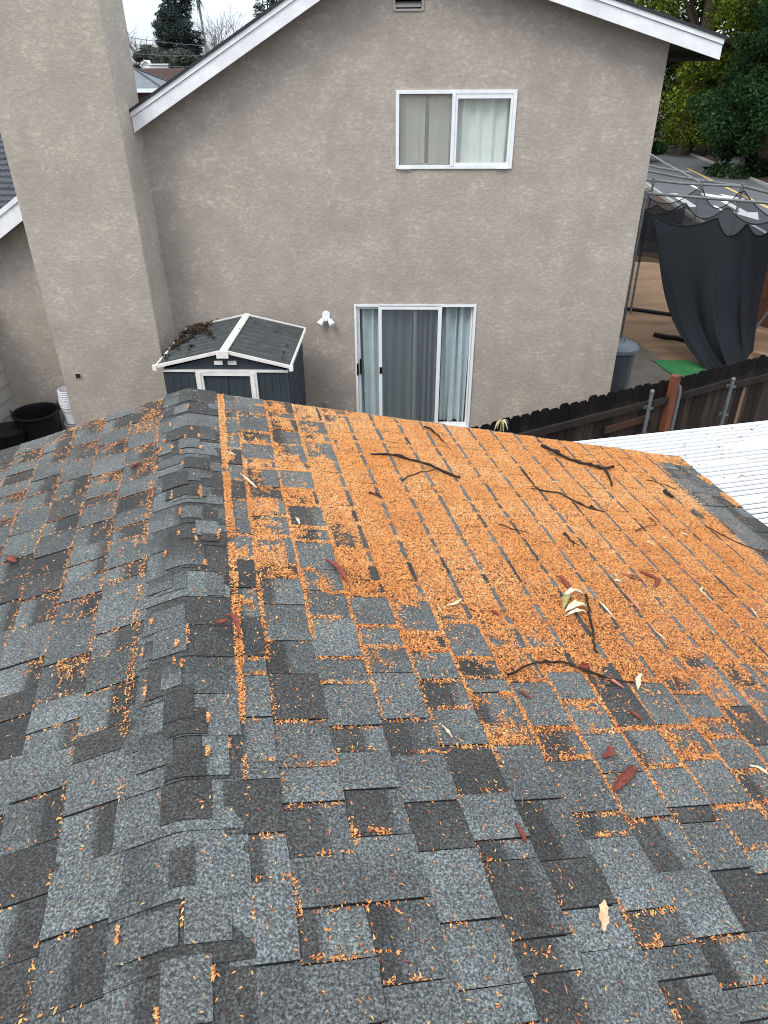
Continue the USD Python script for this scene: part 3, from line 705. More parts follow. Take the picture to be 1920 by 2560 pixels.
pail('white_bucket', -5.31, -.40, 0.0, .165, .37, 'bottom white bucket with grey rim band in the stack beside the chimney', True)
zb = .372
for k, nm in enumerate(('second', 'third', 'fourth', 'topmost')):
    pail('white_bucket', -5.315 + .004 * k, -.39 + .005 * k, zb + k * .062, .15, .36, f'{nm} white bucket from the ground, nested in the stack beside the chimney')
tub = thing('black_tub', 'large round black plastic tub with loop handles by the far left wall', 'tub', hw(-5.78, -.62, 0), 0)
w = mb(); w.lathe([(0, 0), (.27, 0), (.29, .02), (.335, .6), (.36, .615), (.36, .64), (.32, .64), (.31, .6), (.27, .03), (0, .03)], 36); w.build(tub + '/body', 'black_plastic', 40)
for s in (0.5, PI + .5):
    w = mb(); a = np.linspace(0, PI, 12); c_ = np.array([math.cos(s), math.sin(s), 0]); tt = np.array([-math.sin(s), math.cos(s), 0])
    w.tube(c_ * .34 + tt * (.07 * np.cos(a))[:, None] + np.array([0, 0, 1]) * (.63 + .09 * np.sin(a))[:, None], .012, 8); w.build(tub + '/loop_handle', 'black_plastic', 40)
tub = thing('black_pot', 'squat black plant pot against the left wall behind the tub', 'pot', hw(-6.12, -.95, 0), 0)
w = mb(); w.lathe([(0, 0), (.2, 0), (.27, .45), (.285, .46), (.285, .49), (.25, .49), (.24, .45), (.18, .3), (0, .3)], 30); w.build(tub + '/body', 'black_plastic', 40)
w = mb(); w.lathe([(0, .42), (.235, .42), (.237, .43), (0, .44)], 24); w.build(tub + '/soil', 'black_rubber')
n = 420
pts = np.c_[RNG.uniform(-6.3, -4.9, n), RNG.uniform(8.8, 10.6, n), np.full(n, .006)]
V, F, K = chips(pts, (0, 0, 1), RNG.uniform(.02, .07, n), RNG.uniform(.01, .03, n), RNG.uniform(0, .012, n), RNG, .4)
top('ground_leaves', mb().add(V, F, K), 'litter_mix', 'brown fallen leaves on the dark soil around the black tub', 'leaf litter', kind='stuff', tone=True)

# ------------------------------------------------------------------ near building with the shingled gable roof
PSI = 12.45
TA = math.tan(math.radians(14.04)); CA = math.cos(math.radians(14.04)); SA = math.sin(math.radians(14.04))
PR = np.array([math.cos(math.radians(PSI)), math.sin(math.radians(PSI)), 0]); RR = np.array([-PR[1], PR[0], 0])
GO = PR * -.229 + np.array([0, 0, CAMZ - 1.4])          # the ridge line at r = 0
RAKE, EAVE, NEAR = 3.56, 2.95, -2.6
garage = thing('shingled_outbuilding', 'low building with grey asphalt shingle gable roof filling the foreground', 'building', GO, PSI)


def roofp(p, r, h=0.0):
    """local point of the roof: p from the ridge (sign = side), r along it, h above the deck along its normal"""
    s = np.sign(p) if np.ndim(p) == 0 else np.sign(p)
    return np.stack(np.broadcast_arrays(p + s * SA * h, r, -abs(p) * TA + CA * h), -1)


def toworld(P):
    P = np.asarray(P, float)
    return GO + P[..., :1] * PR + P[..., 1:2] * RR + P[..., 2:3] * np.array([0, 0, 1.])


deck = garage + '/roof'
w = mb()
for s in (-1, 1):
    P = np.array([[roofp(s * p, r, 0.0) for p in (1e-6, EAVE)] for r in (NEAR, RAKE)]); w.grid(P)
    P = np.array([[roofp(s * p, r, -.03) for p in (1e-6, EAVE)] for r in (NEAR, RAKE)]); w.grid(P)
    P = np.array([[roofp(s * p, RAKE, h) for p in (1e-6, EAVE)] for h in (0, -.03)]); w.grid(P)
    P = np.array([[roofp(s * EAVE, r, h) for r in (NEAR, RAKE)] for h in (0, -.03)]); w.grid(P)
w.build(deck, 'roof_felt')
for s in (-1, 1):
    w = mb(); w.hexa([roofp(s * p, r, h) for p in (.002, EAVE - .04) for r in (RAKE - .06, RAKE - .022) for h in (-.2, -.034)]); w.build(garage + '/rake_board', 'white_paint')
    w = mb(); w.hexa([roofp(s * p, r, h) for p in (EAVE - .045, EAVE - .012) for r in (NEAR, RAKE - .065) for h in (-.19, -.034)]); w.build(garage + '/eave_board', 'white_paint')
    w = mb(); w.hexa([roofp(s * p, r, h) for p in (.0, EAVE + .004) for r in (RAKE + .001, RAKE + .006) for h in (-.06, .004)]); w.build(garage + '/drip_edge', 'grey_screen_edge')
w = mb(); zg = -GO[2] - .2
w.poly([[(-2.6, zg), (2.6, zg), (2.6, -2.6 * TA - .06), (0, -.06), (-2.6, -2.6 * TA - .06)]], 0, .15, np.array([[1, 0, 0, 0], [0, 0, 1, 3.1], [0, 1, 0, 0], [0, 0, 0, 1.]])); w.build(garage + '/gable_wall', 'stucco')
for s in (-1, 1):
    w = mb(); w.box(min(s * 2.6, s * 2.45), max(s * 2.6, s * 2.45), NEAR + .3, 3.09, zg, -2.6 * TA - .08); w.build(garage + '/side_wall', 'stucco')

# shingles ---------------------------------------------------------------
LIGHT, MIDT, DARK, BLACK = np.array([.1, .11, .11]), np.array([.08, .086, .086]), np.array([.042, .0415, .04]), np.array([.018, .018, .019])
EXPO = .1437
COURSES = {}      # side -> list of (p_top, p_butt, edges, kinds)
tabs = []         # (size in picture, mesh builder)


def view_area(P):
    W = toworld(P); d = W - np.array([0, 0, CAMZ]); th = math.radians(PITCH)
    z = d @ np.array([0, math.cos(th), -math.sin(th)]); x = d[:, 0] / z * .932 * 768 + 384; y = 512 - (d @ np.array([0, math.sin(th), math.cos(th)])) / z * .932 * 768
    if (z < .1).any() or x.max() < 0 or x.min() > 768 or y.min() > 1024 or y.max() < 0:
        return 0
    x, y = np.clip(x, 0, 768), np.clip(y, 0, 1024)
    return abs((x[0] * (y[1] - y[3]) + x[1] * (y[2] - y[0]) + x[2] * (y[3] - y[1]) + x[3] * (y[0] - y[2])) / 2)


def tab(side, p0, p1, r0, r1, high, rng):
    ga, gb = rng.uniform(.0008, .0026, 2); r0, r1 = r0 + ga, r1 - gb
    hb = rng.uniform(.0085, .0108) if high else rng.uniform(.005, .0065)
    ht = .0045 if high else .003
    v0 = rng.uniform(.28, .82); soft = rng.uniform(.05, .12); banded = (not high and rng.random() < .8) or (high and rng.random() < .12)
    us = np.array([0, .02, .33, .68, .985, 1.0]); us = us + np.r_[0, 0, rng.uniform(-.08, .08, 2), 0, 0]; vs = np.array([-.08, .06, v0 - soft, v0 + soft, 1.0])
    skew = rng.normal(0, .0025); wav = rng.normal(0, .0018, len(us)); crown = rng.uniform(0, .0015)
    P = np.zeros((len(us), len(vs), 3)); C = np.zeros((len(us), len(vs), 3))
    kind = rng.random()
    if high:
        base = LIGHT * rng.uniform(.85, 1.1) if kind < .55 else (MIDT * rng.uniform(.85, 1.15) if kind < .8 else DARK * rng.uniform(.85, 1.2))
        edge = DARK * rng.uniform(.9, 1.2)
    else:
        base = LIGHT * rng.uniform(.85, 1.1) if kind < .55 else MIDT * rng.uniform(.8, 1.1)
        edge = DARK * rng.uniform(.75, 1.15)
        if kind > .86:
            base = DARK * rng.uniform(.8, 1.1)
    for i, u in enumerate(us):
        for j, v in enumerate(vs):
            p = p0 + (p1 - p0) * v + (skew * (u - .5) + wav[i]) * (v > .99)
            h = ht + (hb - ht) * max(v, 0) + crown * math.sin(PI * min(max(u, 0), 1))
            P[i, j] = roofp(side * p, r0 + (r1 - r0) * u, h)
            k = 1.0 if (not banded or j >= 3) else 0.0
            C[i, j] = (edge * (1 - k) + base * k) * (1 + .1 * math.sin(3 * u + v0 * 20))
    w = mb()
    w.grid(P if side > 0 else P[::-1], C if side > 0 else C[::-1])
    # butt and side faces down to the course below
    lowb = np.array([roofp(side * (p0 + (p1 - p0) * 1.0 + (skew * (u - .5) + wav[i])), r0 + (r1 - r0) * u, -.002) for i, u in enumerate(us)])
    Q = np.stack([P[:, -1], lowb], 1); w.grid(Q, np.broadcast_to(BLACK * .8, Q.shape))
    if True:
        for i, u in ((0, 0), (-1, 1)):
            lo = np.array([roofp(side * (p0 + (p1 - p0) * v), r0 + (r1 - r0) * u, 0) for v in vs]); Q = np.stack([P[i], lo], 1); w.grid(Q, np.broadcast_to(BLACK, Q.shape))
    corners = np.array([P[0, 1], P[-1, 1], P[-1, -1], P[0, -1]])
    tabs.append((view_area(corners), w))
    return high


for side, first in ((1, .2205), (-1, .274)):
    rng = np.random.default_rng(20 + side)
    rows = []
    butt = [first + EXPO * k for k in range(20)]
    prev = .1 if side > 0 else .13
    for k, pb in enumerate(butt):
        if pb > EAVE + .06:
            break
        pt = pb - EXPO if k else max(prev, pb - EXPO)
        pb = min(pb, EAVE + .025)
        r, high = -.25 - rng.uniform(0, .2), bool(rng.random() < .5)
        edges, kinds = [r], []
        while r < RAKE:
            wd = rng.uniform(.1, .185) if high else rng.uniform(.085, .17)
            if rng.random() < .12:
                wd *= .5
            r1 = min(r + wd, RAKE + rng.uniform(.004, .012))
            if RAKE - r1 < .06:
                r1 = RAKE + rng.uniform(.004, .012)
            tab(side, pt, pb, r, r1, high, rng)
            edges.append(r1); kinds.append(high); r = r1; high = not high if rng.random() < .9 else high
        rows.append((pt, pb, np.array(edges), np.array(kinds)))
    COURSES[side] = rows
tabs.sort(key=lambda t: -t[0])
for a, w in tabs[:300]:
    w.build(deck + '/shingle', 'asphalt_shingle', tone=True)
w = mb()
for a, ww in tabs[300:]:
    o = 0
    for v, f, c in zip(ww.v, ww.f, ww.c):
        w.add(v, f - o, c); o += len(v)
tag(w.build(deck + '/shingle_field', 'asphalt_shingle', tone=True), 'the smaller and hidden shingles of the roof', kind='stuff')

# ridge caps: bent shingles lapped along the ridge
rng = np.random.default_rng(5)
r = RAKE + .012; k = 0
CAPS = []
while r > -.5:
    L = EXPO * rng.uniform(.9, 1.1)
    kind = rng.random(); base = LIGHT * rng.uniform(.85, 1.08) if kind < .55 else (MIDT * rng.uniform(.8, 1.1) if kind < .8 else DARK * rng.uniform(.8, 1.2))
    halves = [LIGHT * rng.uniform(.8, 1.08) if rng.random() < .65 else MIDT * rng.uniform(.8, 1.1), base * rng.uniform(.92, 1.08) if rng.random() < .6 else DARK * rng.uniform(.85, 1.15), base]
    hw_l, hw_r = .136 + rng.uniform(-.012, .012), .137 + rng.uniform(-.004, .004)
    ps = np.array([-hw_l, -.1, -.05, -.018, -.006, .006, .018, .05, .1, hw_r])
    vs = np.array([0, .32, .66, 1.0, 1.16])
    split = rng.uniform(-.06, .02)
    P = np.zeros((len(vs), len(ps), 3)); C = np.zeros_like(P)
    hump = 0
    for i, v in enumerate(vs):
        for j, p in enumerate(ps):
            z = -math.sqrt(p * p + .012 ** 2) * TA + .012 * TA * .3
            h = .0062 - .003 * v + hump * math.exp(-(p / .06) ** 2)
            P[i, j] = (p + .0015 * math.sin(9 * v + k), r - L + v * L, z + h)
            c = halves[0] if p < split - .03 else halves[1]
            sh = .5 if (v > .55 and halves[2][0] < .07) else 0
            C[i, j] = c * (1 - sh) + DARK * sh
    w = mb(); w.grid(P[:, ::-1], C[:, ::-1])
    lo = P[0] - np.array([0, 0, .0045]); Q = np.stack([P[0], lo], 1); w.grid(Q, np.broadcast_to(BLACK, Q.shape))
    for j in (0, -1):
        lo = P[:, j] - np.array([0, 0, .016]); Q = np.stack([P[:, j], lo], 1); w.grid(Q, np.broadcast_to(BLACK, Q.shape))
    w.build(deck + '/ridge_cap', 'asphalt_shingle', tone=True)
    # the second, laminated layer: a smaller patch set on part of the cap
    for rep in range(int(rng.integers(1, 4))):
        wd = rng.uniform(.05, .13); a0 = rng.uniform(-.125, .12 - wd); a1 = a0 + wd; b0 = r - L * rng.uniform(.55, 1.0); b1 = b0 + L * rng.uniform(.55, 1.0)
        pp, rr2 = np.linspace(a0, a1, 7), np.linspace(b0, min(b1, RAKE + .01), 4)
        Pt = np.array([[(p, q_, -math.sqrt(p * p + .012 ** 2) * TA + .012 * TA * .3 + .0082 + .0012 * rep - .001 * j) for p in pp] for j, q_ in enumerate(rr2)])
        cc = [LIGHT, MIDT, DARK, DARK][rng.integers(0, 4)] * rng.uniform(.85, 1.15); c2 = cc if rng.random() < .6 else DARK
        Cc = np.array([[cc * (1 - j / 3) + c2 * (j / 3) for p in pp] for j in range(4)])
        w = mb(); w.grid(Pt[:, ::-1], Cc[:, ::-1])
        for Q in (np.stack([Pt[0], Pt[0] - (0, 0, .009)], 1), np.stack([Pt[:, 0], Pt[:, 0] - (0, 0, .009)], 1), np.stack([Pt[:, -1], Pt[:, -1] - (0, 0, .009)], 1)):
            w.grid(Q, np.broadcast_to(BLACK, Q.shape))
        w.build(deck + '/ridge_cap_tab', 'asphalt_shingle', tone=True)
        CAPS.append((b0, b1, a0, a1))
    r -= L; k += 1

# ------------------------------------------------------------------ orange husks lying on the roof
DENSE = np.array([(0.87, 3.62), (0.67, 2.804), (0.66, 2.335), (0.78, 2.15), (0.97, 2.0), (1.156, 1.76), (1.375, 1.7), (1.675, 1.65), (2.177, 1.762), (2.60, 2.1), (2.59, 2.42), (2.62, 2.751), (2.75, 3.2), (2.72, 3.62)])
MED = np.array([(0.36, 3.5), (0.24, 3.065), (0.15, 2.337), (0.2, 1.83), (0.45, 1.66), (0.66, 1.45), (0.86, 1.22), (1.1, 1.05), (1.5, 1.0), (2.0, 1.05), (2.8, 1.7), (2.72, 3.3), (2.72, 3.62)])


def sdist(poly, x, y):
    """signed distance to a polygon, positive inside"""
    d = np.full(x.shape, 1e9); ins = np.zeros(x.shape, bool); n = len(poly)
    for i in range(n):
        a, b = poly[i], poly[(i + 1) % n]; e = b - a; t = np.clip(((x - a[0]) * e[0] + (y - a[1]) * e[1]) / (e @ e), 0, 1)
        d = np.minimum(d, np.hypot(x - a[0] - t * e[0], y - a[1] - t * e[1]))
        cond = (a[1] > y) != (b[1] > y)
        ins ^= cond & (x < (b[0] - a[0]) * (y - a[1]) / (b[1] - a[1] + 1e-12) + a[0])
    return np.where(ins, d, -d)


def sstep(a, b, x):
    t = np.clip((np.asarray(x, float) - a) / (b - a), 0, 1); return t * t * (3 - 2 * t)


def husks(side, n, pmax, rng):
    """candidate points and the chance that one lies there"""
    p = rng.uniform(.02, pmax, n); r = rng.uniform(.2, RAKE - .005, n)
    prob = np.zeros(n); hh = np.zeros(n)
    big = noise2(p * 3.1, r * 3.1, 0); mid = noise2(p * 11 + 7, r * 11, 2); fine = noise2(p * 34 + 3, r * 34, 4)
    if side > 0:
        dd = sdist(DENSE, p, r) + (big - .5) * .3; dm = sdist(MED, p, r) + (big - .5) * .35
        lvl = .06 + .36 * sstep(-.25, .12, dm) + .85 * sstep(-.34, .14, dd)
        lvl = lvl * (.6 + .4 * sstep(.8, 1.6, r)) + .01
    else:
        lvl = .10 + .16 * sstep(1.2, 2.4, r) * (1 - sstep(.7, 1.4, p)) + .04 * sstep(.5, 1.2, r)
    row = np.full(n, -1)
    for k, (pt, pb, edges, kinds) in enumerate(COURSES[side]):
        m = (p >= pt) & (p < pb)
        if not m.any():
            continue
        u = (p[m] - pt) / (pb - pt); i = np.clip(np.searchsorted(edges, r[m]) - 1, 0, len(kinds) - 1); high = kinds[i]
        e0, e1 = r[m] - edges[i], edges[i + 1] - r[m]
        rr = np.random.default_rng(1000 * (side + 2) + k); jit = rr.normal(0, .2, len(kinds))[i]; thr = rr.uniform(0, 1, len(kinds))[i]
        L = lvl[m] + jit * (lvl[m] < .95) * (lvl[m] > .16) - .14 * high * (lvl[m] < .98)
        L = L + .05 * (~high)
        # dense cover: full from the upper edge down, the last strip above the butt bare
        loose = 1 - sstep(.7, 1.0, lvl[m])
        bare = .865 - .05 * (fine[m] - .5) - (.14 * (mid[m] - .5) + .12 * (thr - .5) + .06 * high) * loose
        body = sstep(.34, .82, L + ((fine[m] - .5) * .95 + (mid[m] - .5) * .9) * (1.25 - .6 * np.clip(L, 0, 1)) - np.clip(1 - L, 0, 1) * np.abs(u - .35) * .5)
        body = body * (1 - sstep(bare - .05, bare + .04, u))
        # thin lines: against the butt of the course above, and along tab sides
        lw = .015 + .13 * np.clip(L, 0, 1) + .08 * (mid[m] - .5)
        line = sstep(0, .6, lvl[m] * 2.2 + (mid[m] - .55) * 1.7) * (1 - sstep(lw, lw + .1, u))
        sw = .003 + .016 * np.clip(L + .2, 0, 1)
        near = np.minimum(e0, e1)
        sidel = (~high) * (1 - sstep(sw, sw + .012, near)) * sstep(.02, .4, lvl[m] * 1.1 + (fine[m] - .5) * .9 + (thr - .55) * .5)
        few = .55 + .45 * sstep(.12, .45, lvl[m])
        pr = np.maximum(body * (1 - .2 * sstep(2.5, 1.6, r[m]) * (side > 0)), np.maximum(line * .9, sidel * .8) * few)
        pr = np.maximum(pr, .004 + .05 * np.clip(lvl[m], 0, 1) * (u < bare))
        if side > 0:
            end = sstep(2.56, 2.68, p[m] - .1 * (big[m] - .5) - .05 * sstep(2.9, 3.4, r[m])) * (r[m] < 3.42)
            edge_patch = sstep(2.885, 2.91, p[m]) * sstep(.42, .55, noise2(r[m] * 4.5, 0 * r[m] + 2, 5))
            pr = pr * (1 - .97 * end) + edge_patch * .9
        prob[m] = pr
        hb = np.where(high, .0096, .006); ht = np.where(high, .0045, .003)
        hh[m] = ht + (hb - ht) * u
    cap = p < (.137 if side > 0 else .133)
    if side > 0:
        strip = (p > .134)
        strip &= (p < .14 + .028 * sstep(.6, 2.2, r) * (.4 + mid))
        prob = np.where(strip, .9 * sstep(.3, .55, .22 + .38 * sstep(1.0, 2.4, r) + (mid - .45) * 1.2), prob)
    else:
        strip = (p > .131) & (p < .148 + .014 * mid)
        prob = np.where(strip, .75 * sstep(.35, .6, .16 + .38 * sstep(.8, 2.0, r) + (mid - .45) * 1.3), prob)
    prob = np.where(cap, .006, prob); hh = np.where(cap, .02, hh)
    return p, r, hh, np.clip(prob, 0, 1)


rng = np.random.default_rng(11)
VV, FF, KK, nn = [], [], [], 0
for side, n, pmax in ((1, 1000000, EAVE), (-1, 190000, 1.9)):
    p, r, h, pr = husks(side, n, pmax, rng)
    k = rng.random(n) < pr
    p, r, h, pr = p[k], r[k], h[k], pr[k]
    P = toworld(roofp(side * p, r, h + .001))
    nrm = PR * side * SA + np.array([0, 0, CA])
    L = rng.uniform(.006, .0115, len(p)) * rng.choice([1, 1, 1.2], len(p)); Wd = L * rng.uniform(.28, .46, len(p))
    V, F, K = chips(P, nrm, L, Wd, rng.uniform(.0005, .0055, len(p)) * (.35 + .65 * pr), rng, .28)
    warm = np.clip((r - 1.3) / 1.6, 0, 1) if side > 0 else np.full(len(p), .25)      # older, browner husks lie lower and on the left
    K = np.clip(K ** np.repeat(1.0 - .52 * warm, 4)[:, None] * np.repeat((.88 + .1 * warm) * (.72 + .5 * noise2(p * 5, r * 5, 6)), 4)[:, None], 0, 1)
    VV.append(V); FF.append(F + nn); KK.append(K); nn += len(V)
rng = np.random.default_rng(77)
for b0, b1, a0, a1 in CAPS:
    for e in (a0, a1):
        if rng.random() < .42 and b0 > .4:
            n = int(rng.integers(14, 70) * (.5 + .5 * min(1, b0 / 2))); q0, q1 = sorted(rng.uniform(b0, b1, 2)); q0 = min(q0, q1 - .03)
            r_ = rng.uniform(q0, q1, n); p_ = e + (-1 if e == a0 else 1) * np.abs(rng.normal(0, .004, n))
            P = toworld(np.stack([p_, r_, -np.sqrt(p_ * p_ + .012 ** 2) * TA + .012 * TA * .3 + .012], -1)); L = rng.uniform(.006, .0115, n)
            V, F, K = chips(P, (0, 0, 1), L, L * .36, rng.uniform(0, .003, n), rng, .3); VV.append(V); FF.append(F + nn); KK.append(K); nn += len(V)
HUSKS = nn // 4
g = mb(); g.add(np.vstack(VV), np.vstack(FF), np.vstack(KK))
top('orange_husk_litter', g, 'orange_husk', 'orange husk litter thickly covering the right slope of the shingle roof', 'litter', kind='stuff', tone=True)


# ------------------------------------------------------------------ sticks, bark and leaves on the roof
def surf(p, r, h):
    s = 1 if p >= 0 else -1
    return toworld(roofp(p, r, h))


def stick(pts, rad, matn, label, branches=(), name='stick', taper=.45, lift=.011, cat='stick'):
    rng = np.random.default_rng(abs(hash(label)) % 1 + int(sum(map(ord, label))))
    def mk(pts, rad, end):
        pts = np.array(pts, float); t = np.r_[0, np.cumsum(np.hypot(*np.diff(pts, axis=0).T))]; n = max(8, int(t[-1] / .02))
        tt = np.linspace(0, t[-1], n); x = np.interp(tt, t, pts[:, 0]); y = np.interp(tt, t, pts[:, 1])
        rr = np.linspace(rad, rad * end, n) * rng.uniform(.7, 1.1, n) * .85 * (1 + .5 * (rng.random(n) > .9))
        arch = .006 * np.sin(np.linspace(0, PI * 2.3, n)) ** 2
        P = np.array([surf(a, b, lift + q + c) for a, b, q, c in zip(x + rng.normal(0, .002, n), y + rng.normal(0, .002, n), rr, arch)])
        return mb().tube(P, rr, 7)
    path = thing(name, label, cat)
    mk(pts, rad, taper).build(path + '/stem', matn, 50)
    for b, br in branches:
        mk(b, br, .5).build(path + '/branch', matn, 50)


stick([(0.83, 3.029), (0.952, 3.039), (1.056, 3.009), (1.141, 2.945), (1.233, 2.871)], .006, 'bark_dark', 'long forked dark stick lying across the upper left of the orange litter', [([(0.92, 2.783), (1.021, 2.876), (1.13, 2.942)], .005), ([(1.0, 3.03), (1.0, 3.06)], .003)], taper=1.5)
stick([(1.912, 3.416), (1.979, 3.295), (2.076, 3.235), (2.169, 3.195), (2.282, 3.236)], .011, 'bark_dark', 'thick black curved branch near the far right edge of the roof', [([(2.201, 3.193), (2.178, 3.093), (2.136, 2.985)], .01)], taper=.9)
stick([(1.636, 3.06), (1.633, 2.867), (1.655, 2.843), (1.749, 2.83), (1.807, 2.742), (1.928, 2.675)], .0045, 'bark_dark', 'thin crooked dark twig in the middle of the orange litter', [([(1.6, 2.85), (1.655, 2.843)], .004), ([(1.87, 2.72), (1.895, 2.69)], .007)], taper=1.2)
stick([(1.282, 2.461), (1.339, 2.43), (1.405, 2.414)], .0042, 'bark_dark', 'short straight dark twig lying below the thin crooked twig')
stick([(1.586, 2.425), (1.594, 2.371), (1.586, 2.323)], .006, 'bark_dark', 'short hooked dark twig right of the short straight twig', [([(1.594, 2.371), (1.62, 2.34)], .004)])
stick([(2.439, 3.122), (2.516, 3.097), (2.587, 3.042)], .005, 'bark_brown', 'short brown twig above the black chunk near the right roof edge')
stick([(2.464, 2.995), (2.477, 2.922)], .013, 'bark_dark', 'stubby black wood chunk near the right roof edge', taper=1.0, name='wood_chunk', cat='wood chunk')
stick([(2.508, 2.789), (2.539, 2.725)], .011, 'bark_grey', 'stubby grey wood chunk beside the bare shingles near the eave', taper=1.0, name='wood_chunk', cat='wood chunk')
stick([(2.492, 2.647), (2.531, 2.558), (2.618, 2.479), (2.693, 2.391), (2.78, 2.32)], .0042, 'bark_brown', 'long thin reddish twig running off the right edge of the picture', [([(2.53, 2.56), (2.56, 2.57)], .005)], taper=.9)
stick([(2.005, 2.516), (2.097, 2.577), (2.183, 2.605)], .004, 'bark_brown', 'small forked brown twig left of the long reddish twig', [([(2.178, 2.672), (2.183, 2.605)], .004)])
stick([(1.462, 1.971), (1.399, 1.809), (1.328, 1.633)], .0065, 'bark_dark', 'straight dark stick standing upright in the picture below the crumpled leaf', taper=.8)
stick([(0.957, 1.513), (1.032, 1.555), (1.115, 1.582), (1.174, 1.582), (1.229, 1.542), (1.315, 1.507), (1.395, 1.488)], .0052, 'bark_dark', 'long bowed dark stick with a curl of bark where the litter thins out', taper=.7)
stick([(1.219, 3.468), (1.263, 3.403), (1.28, 3.292)], .0085, 'bark_dark', 'curved black piece of bark by the far roof edge below the door', name='bark_piece', cat='bark')
stick([(0.739, 2.628), (0.795, 2.605)], .006, 'bark_brown', 'small dark brown stub left of the middle of the roof', [([(0.77, 2.64), (0.79, 2.59)], .005)])
stick([(1.28, 3.30), (1.3, 3.2), (1.24, 3.26)], .002, 'bark_dark', 'hair thin twig just below the curved black bark piece')


def plate(pts, wd, curl, matn, label, name='bark_piece', cat='bark', lift=.012, rise=.0):
    """a strip along pts that curls across its width"""
    pts = np.array(pts, float); t = np.r_[0, np.cumsum(np.hypot(*np.diff(pts, axis=0).T))]; n = 14
    rng = np.random.default_rng(int(sum(map(ord, label))))
    tt = np.linspace(0, t[-1], n); C = np.c_[np.interp(tt, t, pts[:, 0]), np.interp(tt, t, pts[:, 1])]
    T = np.gradient(C, axis=0); T /= np.linalg.norm(T, axis=1, keepdims=True); Nn = np.c_[-T[:, 1], T[:, 0]]
    wd = wd * (.72 if cat == 'leaf' else 1.0)
    prof = np.sin(np.linspace(.12, PI - .12, n)) ** (.8 if cat == 'leaf' else .5) * rng.uniform(.65, 1.2, n)
    tw = rng.normal(0, .35, n).cumsum() * .3; tw -= tw.mean()
    m = 9; P = np.zeros((n, m, 3))
    for i in range(n):
        for j in range(m):
            a = (j / (m - 1) - .5) * 2
            ang = a * curl
            x = (math.sin(ang) / curl if curl > .01 else a) * wd / 2 * prof[i]; hgt = (1 - math.cos(ang)) / max(curl, .01) * wd / 2 * prof[i]
            hh = max(lift + hgt + rise * math.sin(i / (n - 1) * PI) + rng.normal(0, .0008) + (a * wd * .25 * math.tanh(tw[i]) if cat == 'leaf' else 0), lift - .003)
            P[i, j] = surf(C[i, 0] + Nn[i, 0] * x, C[i, 1] + Nn[i, 1] * x, hh)
    g = mb(); g.grid(P)
    off = toworld(roofp(.5, 0, .0016)) - toworld(roofp(.5, 0, 0)); g.grid((P - off)[::-1])
    return top(name, g, matn, label, cat, smooth=True)


plate([(0.476, 2.096), (0.508, 2.025), (0.528, 1.957)], .03, 1.0, 'bark_red', 'red brown curved bark strip lying left of the litter middle', rise=.008)
plate([(1.093, 1.076), (1.149, 1.114), (1.206, 1.153)], .05, 1.7, 'bark_red', 'large dark red rolled bark strip in the lower right of the roof')
plate([(1.12, 1.19), (1.15, 1.2), (1.165, 1.23)], .03, 1.2, 'bark_red', 'ragged reddish bark flake just above the large red roll')
plate([(0.112, 1.734), (0.135, 1.72), (0.15, 1.655)], .025, 1.0, 'bark_red', 'orange red leaf sliver at the right edge of the ridge caps', rise=.012, lift=.026)
plate([(0.085, 1.69), (0.118, 1.705)], .022, 1.2, 'bark_red', 'small red bark flake on a dark ridge cap', lift=.03)
plate([(-0.68, 2.45), (-0.63, 2.389)], .04, 1.5, 'bark_red', 'dark red curled bark flake at the far left of the roof')
plate([(-0.24, 2.854), (-0.208, 2.89)], .02, 1.4, 'bark_red', 'tiny red brown flake left of the ridge near the far end')
plate([(0.772, 0.995), (0.777, 0.94)], .017, 1.6, 'bark_red', 'narrow dark red bark stub on bare shingles at lower centre')
plate([(0.965, 1.448), (0.993, 1.416)], .014, 1.5, 'bark_red', 'small dark red stub below the bowed stick')
plate([(1.31, 1.368), (1.332, 1.33)], .017, 1.5, 'bark_red', 'small red bark roll right of centre above the large roll')
plate([(1.407, 2.097), (1.41, 1.992)], .03, 1.3, 'bark_red', 'dark red bark shred touching the top of the crumpled leaf')
plate([(1.726, 2.14), (1.798, 2.096)], .03, 1.1, 'bark_red', 'brown red bark shred, lower of the pair right of the crumpled leaf')
plate([(1.822, 2.17), (1.85, 2.15), (1.88, 2.119), (1.84, 2.06)], .028, 1.3, 'bark_red', 'jagged dark bark shred, upper of the pair right of the crumpled leaf')
plate([(1.657, 2.001), (1.663, 1.887)], .022, 1.0, 'bark_pink', 'pink brown bark strip between two pale slivers')
plate([(1.018, 1.839), (1.041, 1.819)], .025, 1.6, 'bark_red', 'small round red brown husk left of the upright stick')
plate([(1.225, 1.56), (1.26, 1.545)], .045, 1.9, 'bark_red', 'ring shaped curl of red bark resting on the bowed stick', lift=.016)
plate([(1.267, 1.53), (1.315, 1.507), (1.346, 1.466)], .014, .8, 'bark_pink', 'pale pink bark strip beside the end of the bowed stick', lift=.014)
plate([(0.153, 2.89), (0.196, 2.862)], .016, .8, 'leaf_pale', 'small pale leaf right of the ridge near the far end', 'dry_leaf', 'leaf')
plate([(0.207, 2.691), (0.265, 2.583)], .018, .7, 'leaf_pale', 'pale pointed leaf, second from the ridge on the upper right slope', 'dry_leaf', 'leaf')
plate([(0.399, 2.378), (0.408, 2.327)], .018, .8, 'leaf_pale', 'tiny pale pink leaf above the red brown bark strip', 'dry_leaf', 'leaf')
plate([(0.854, 1.856), (0.895, 1.872), (0.93, 1.905)], .02, 1.0, 'leaf_pale', 'folded cream leaf left of the small round husk', 'dry_leaf', 'leaf')
cl = thing('crumpled_leaf', 'large crumpled cream and olive leaf beside the top of the upright stick', 'leaf')
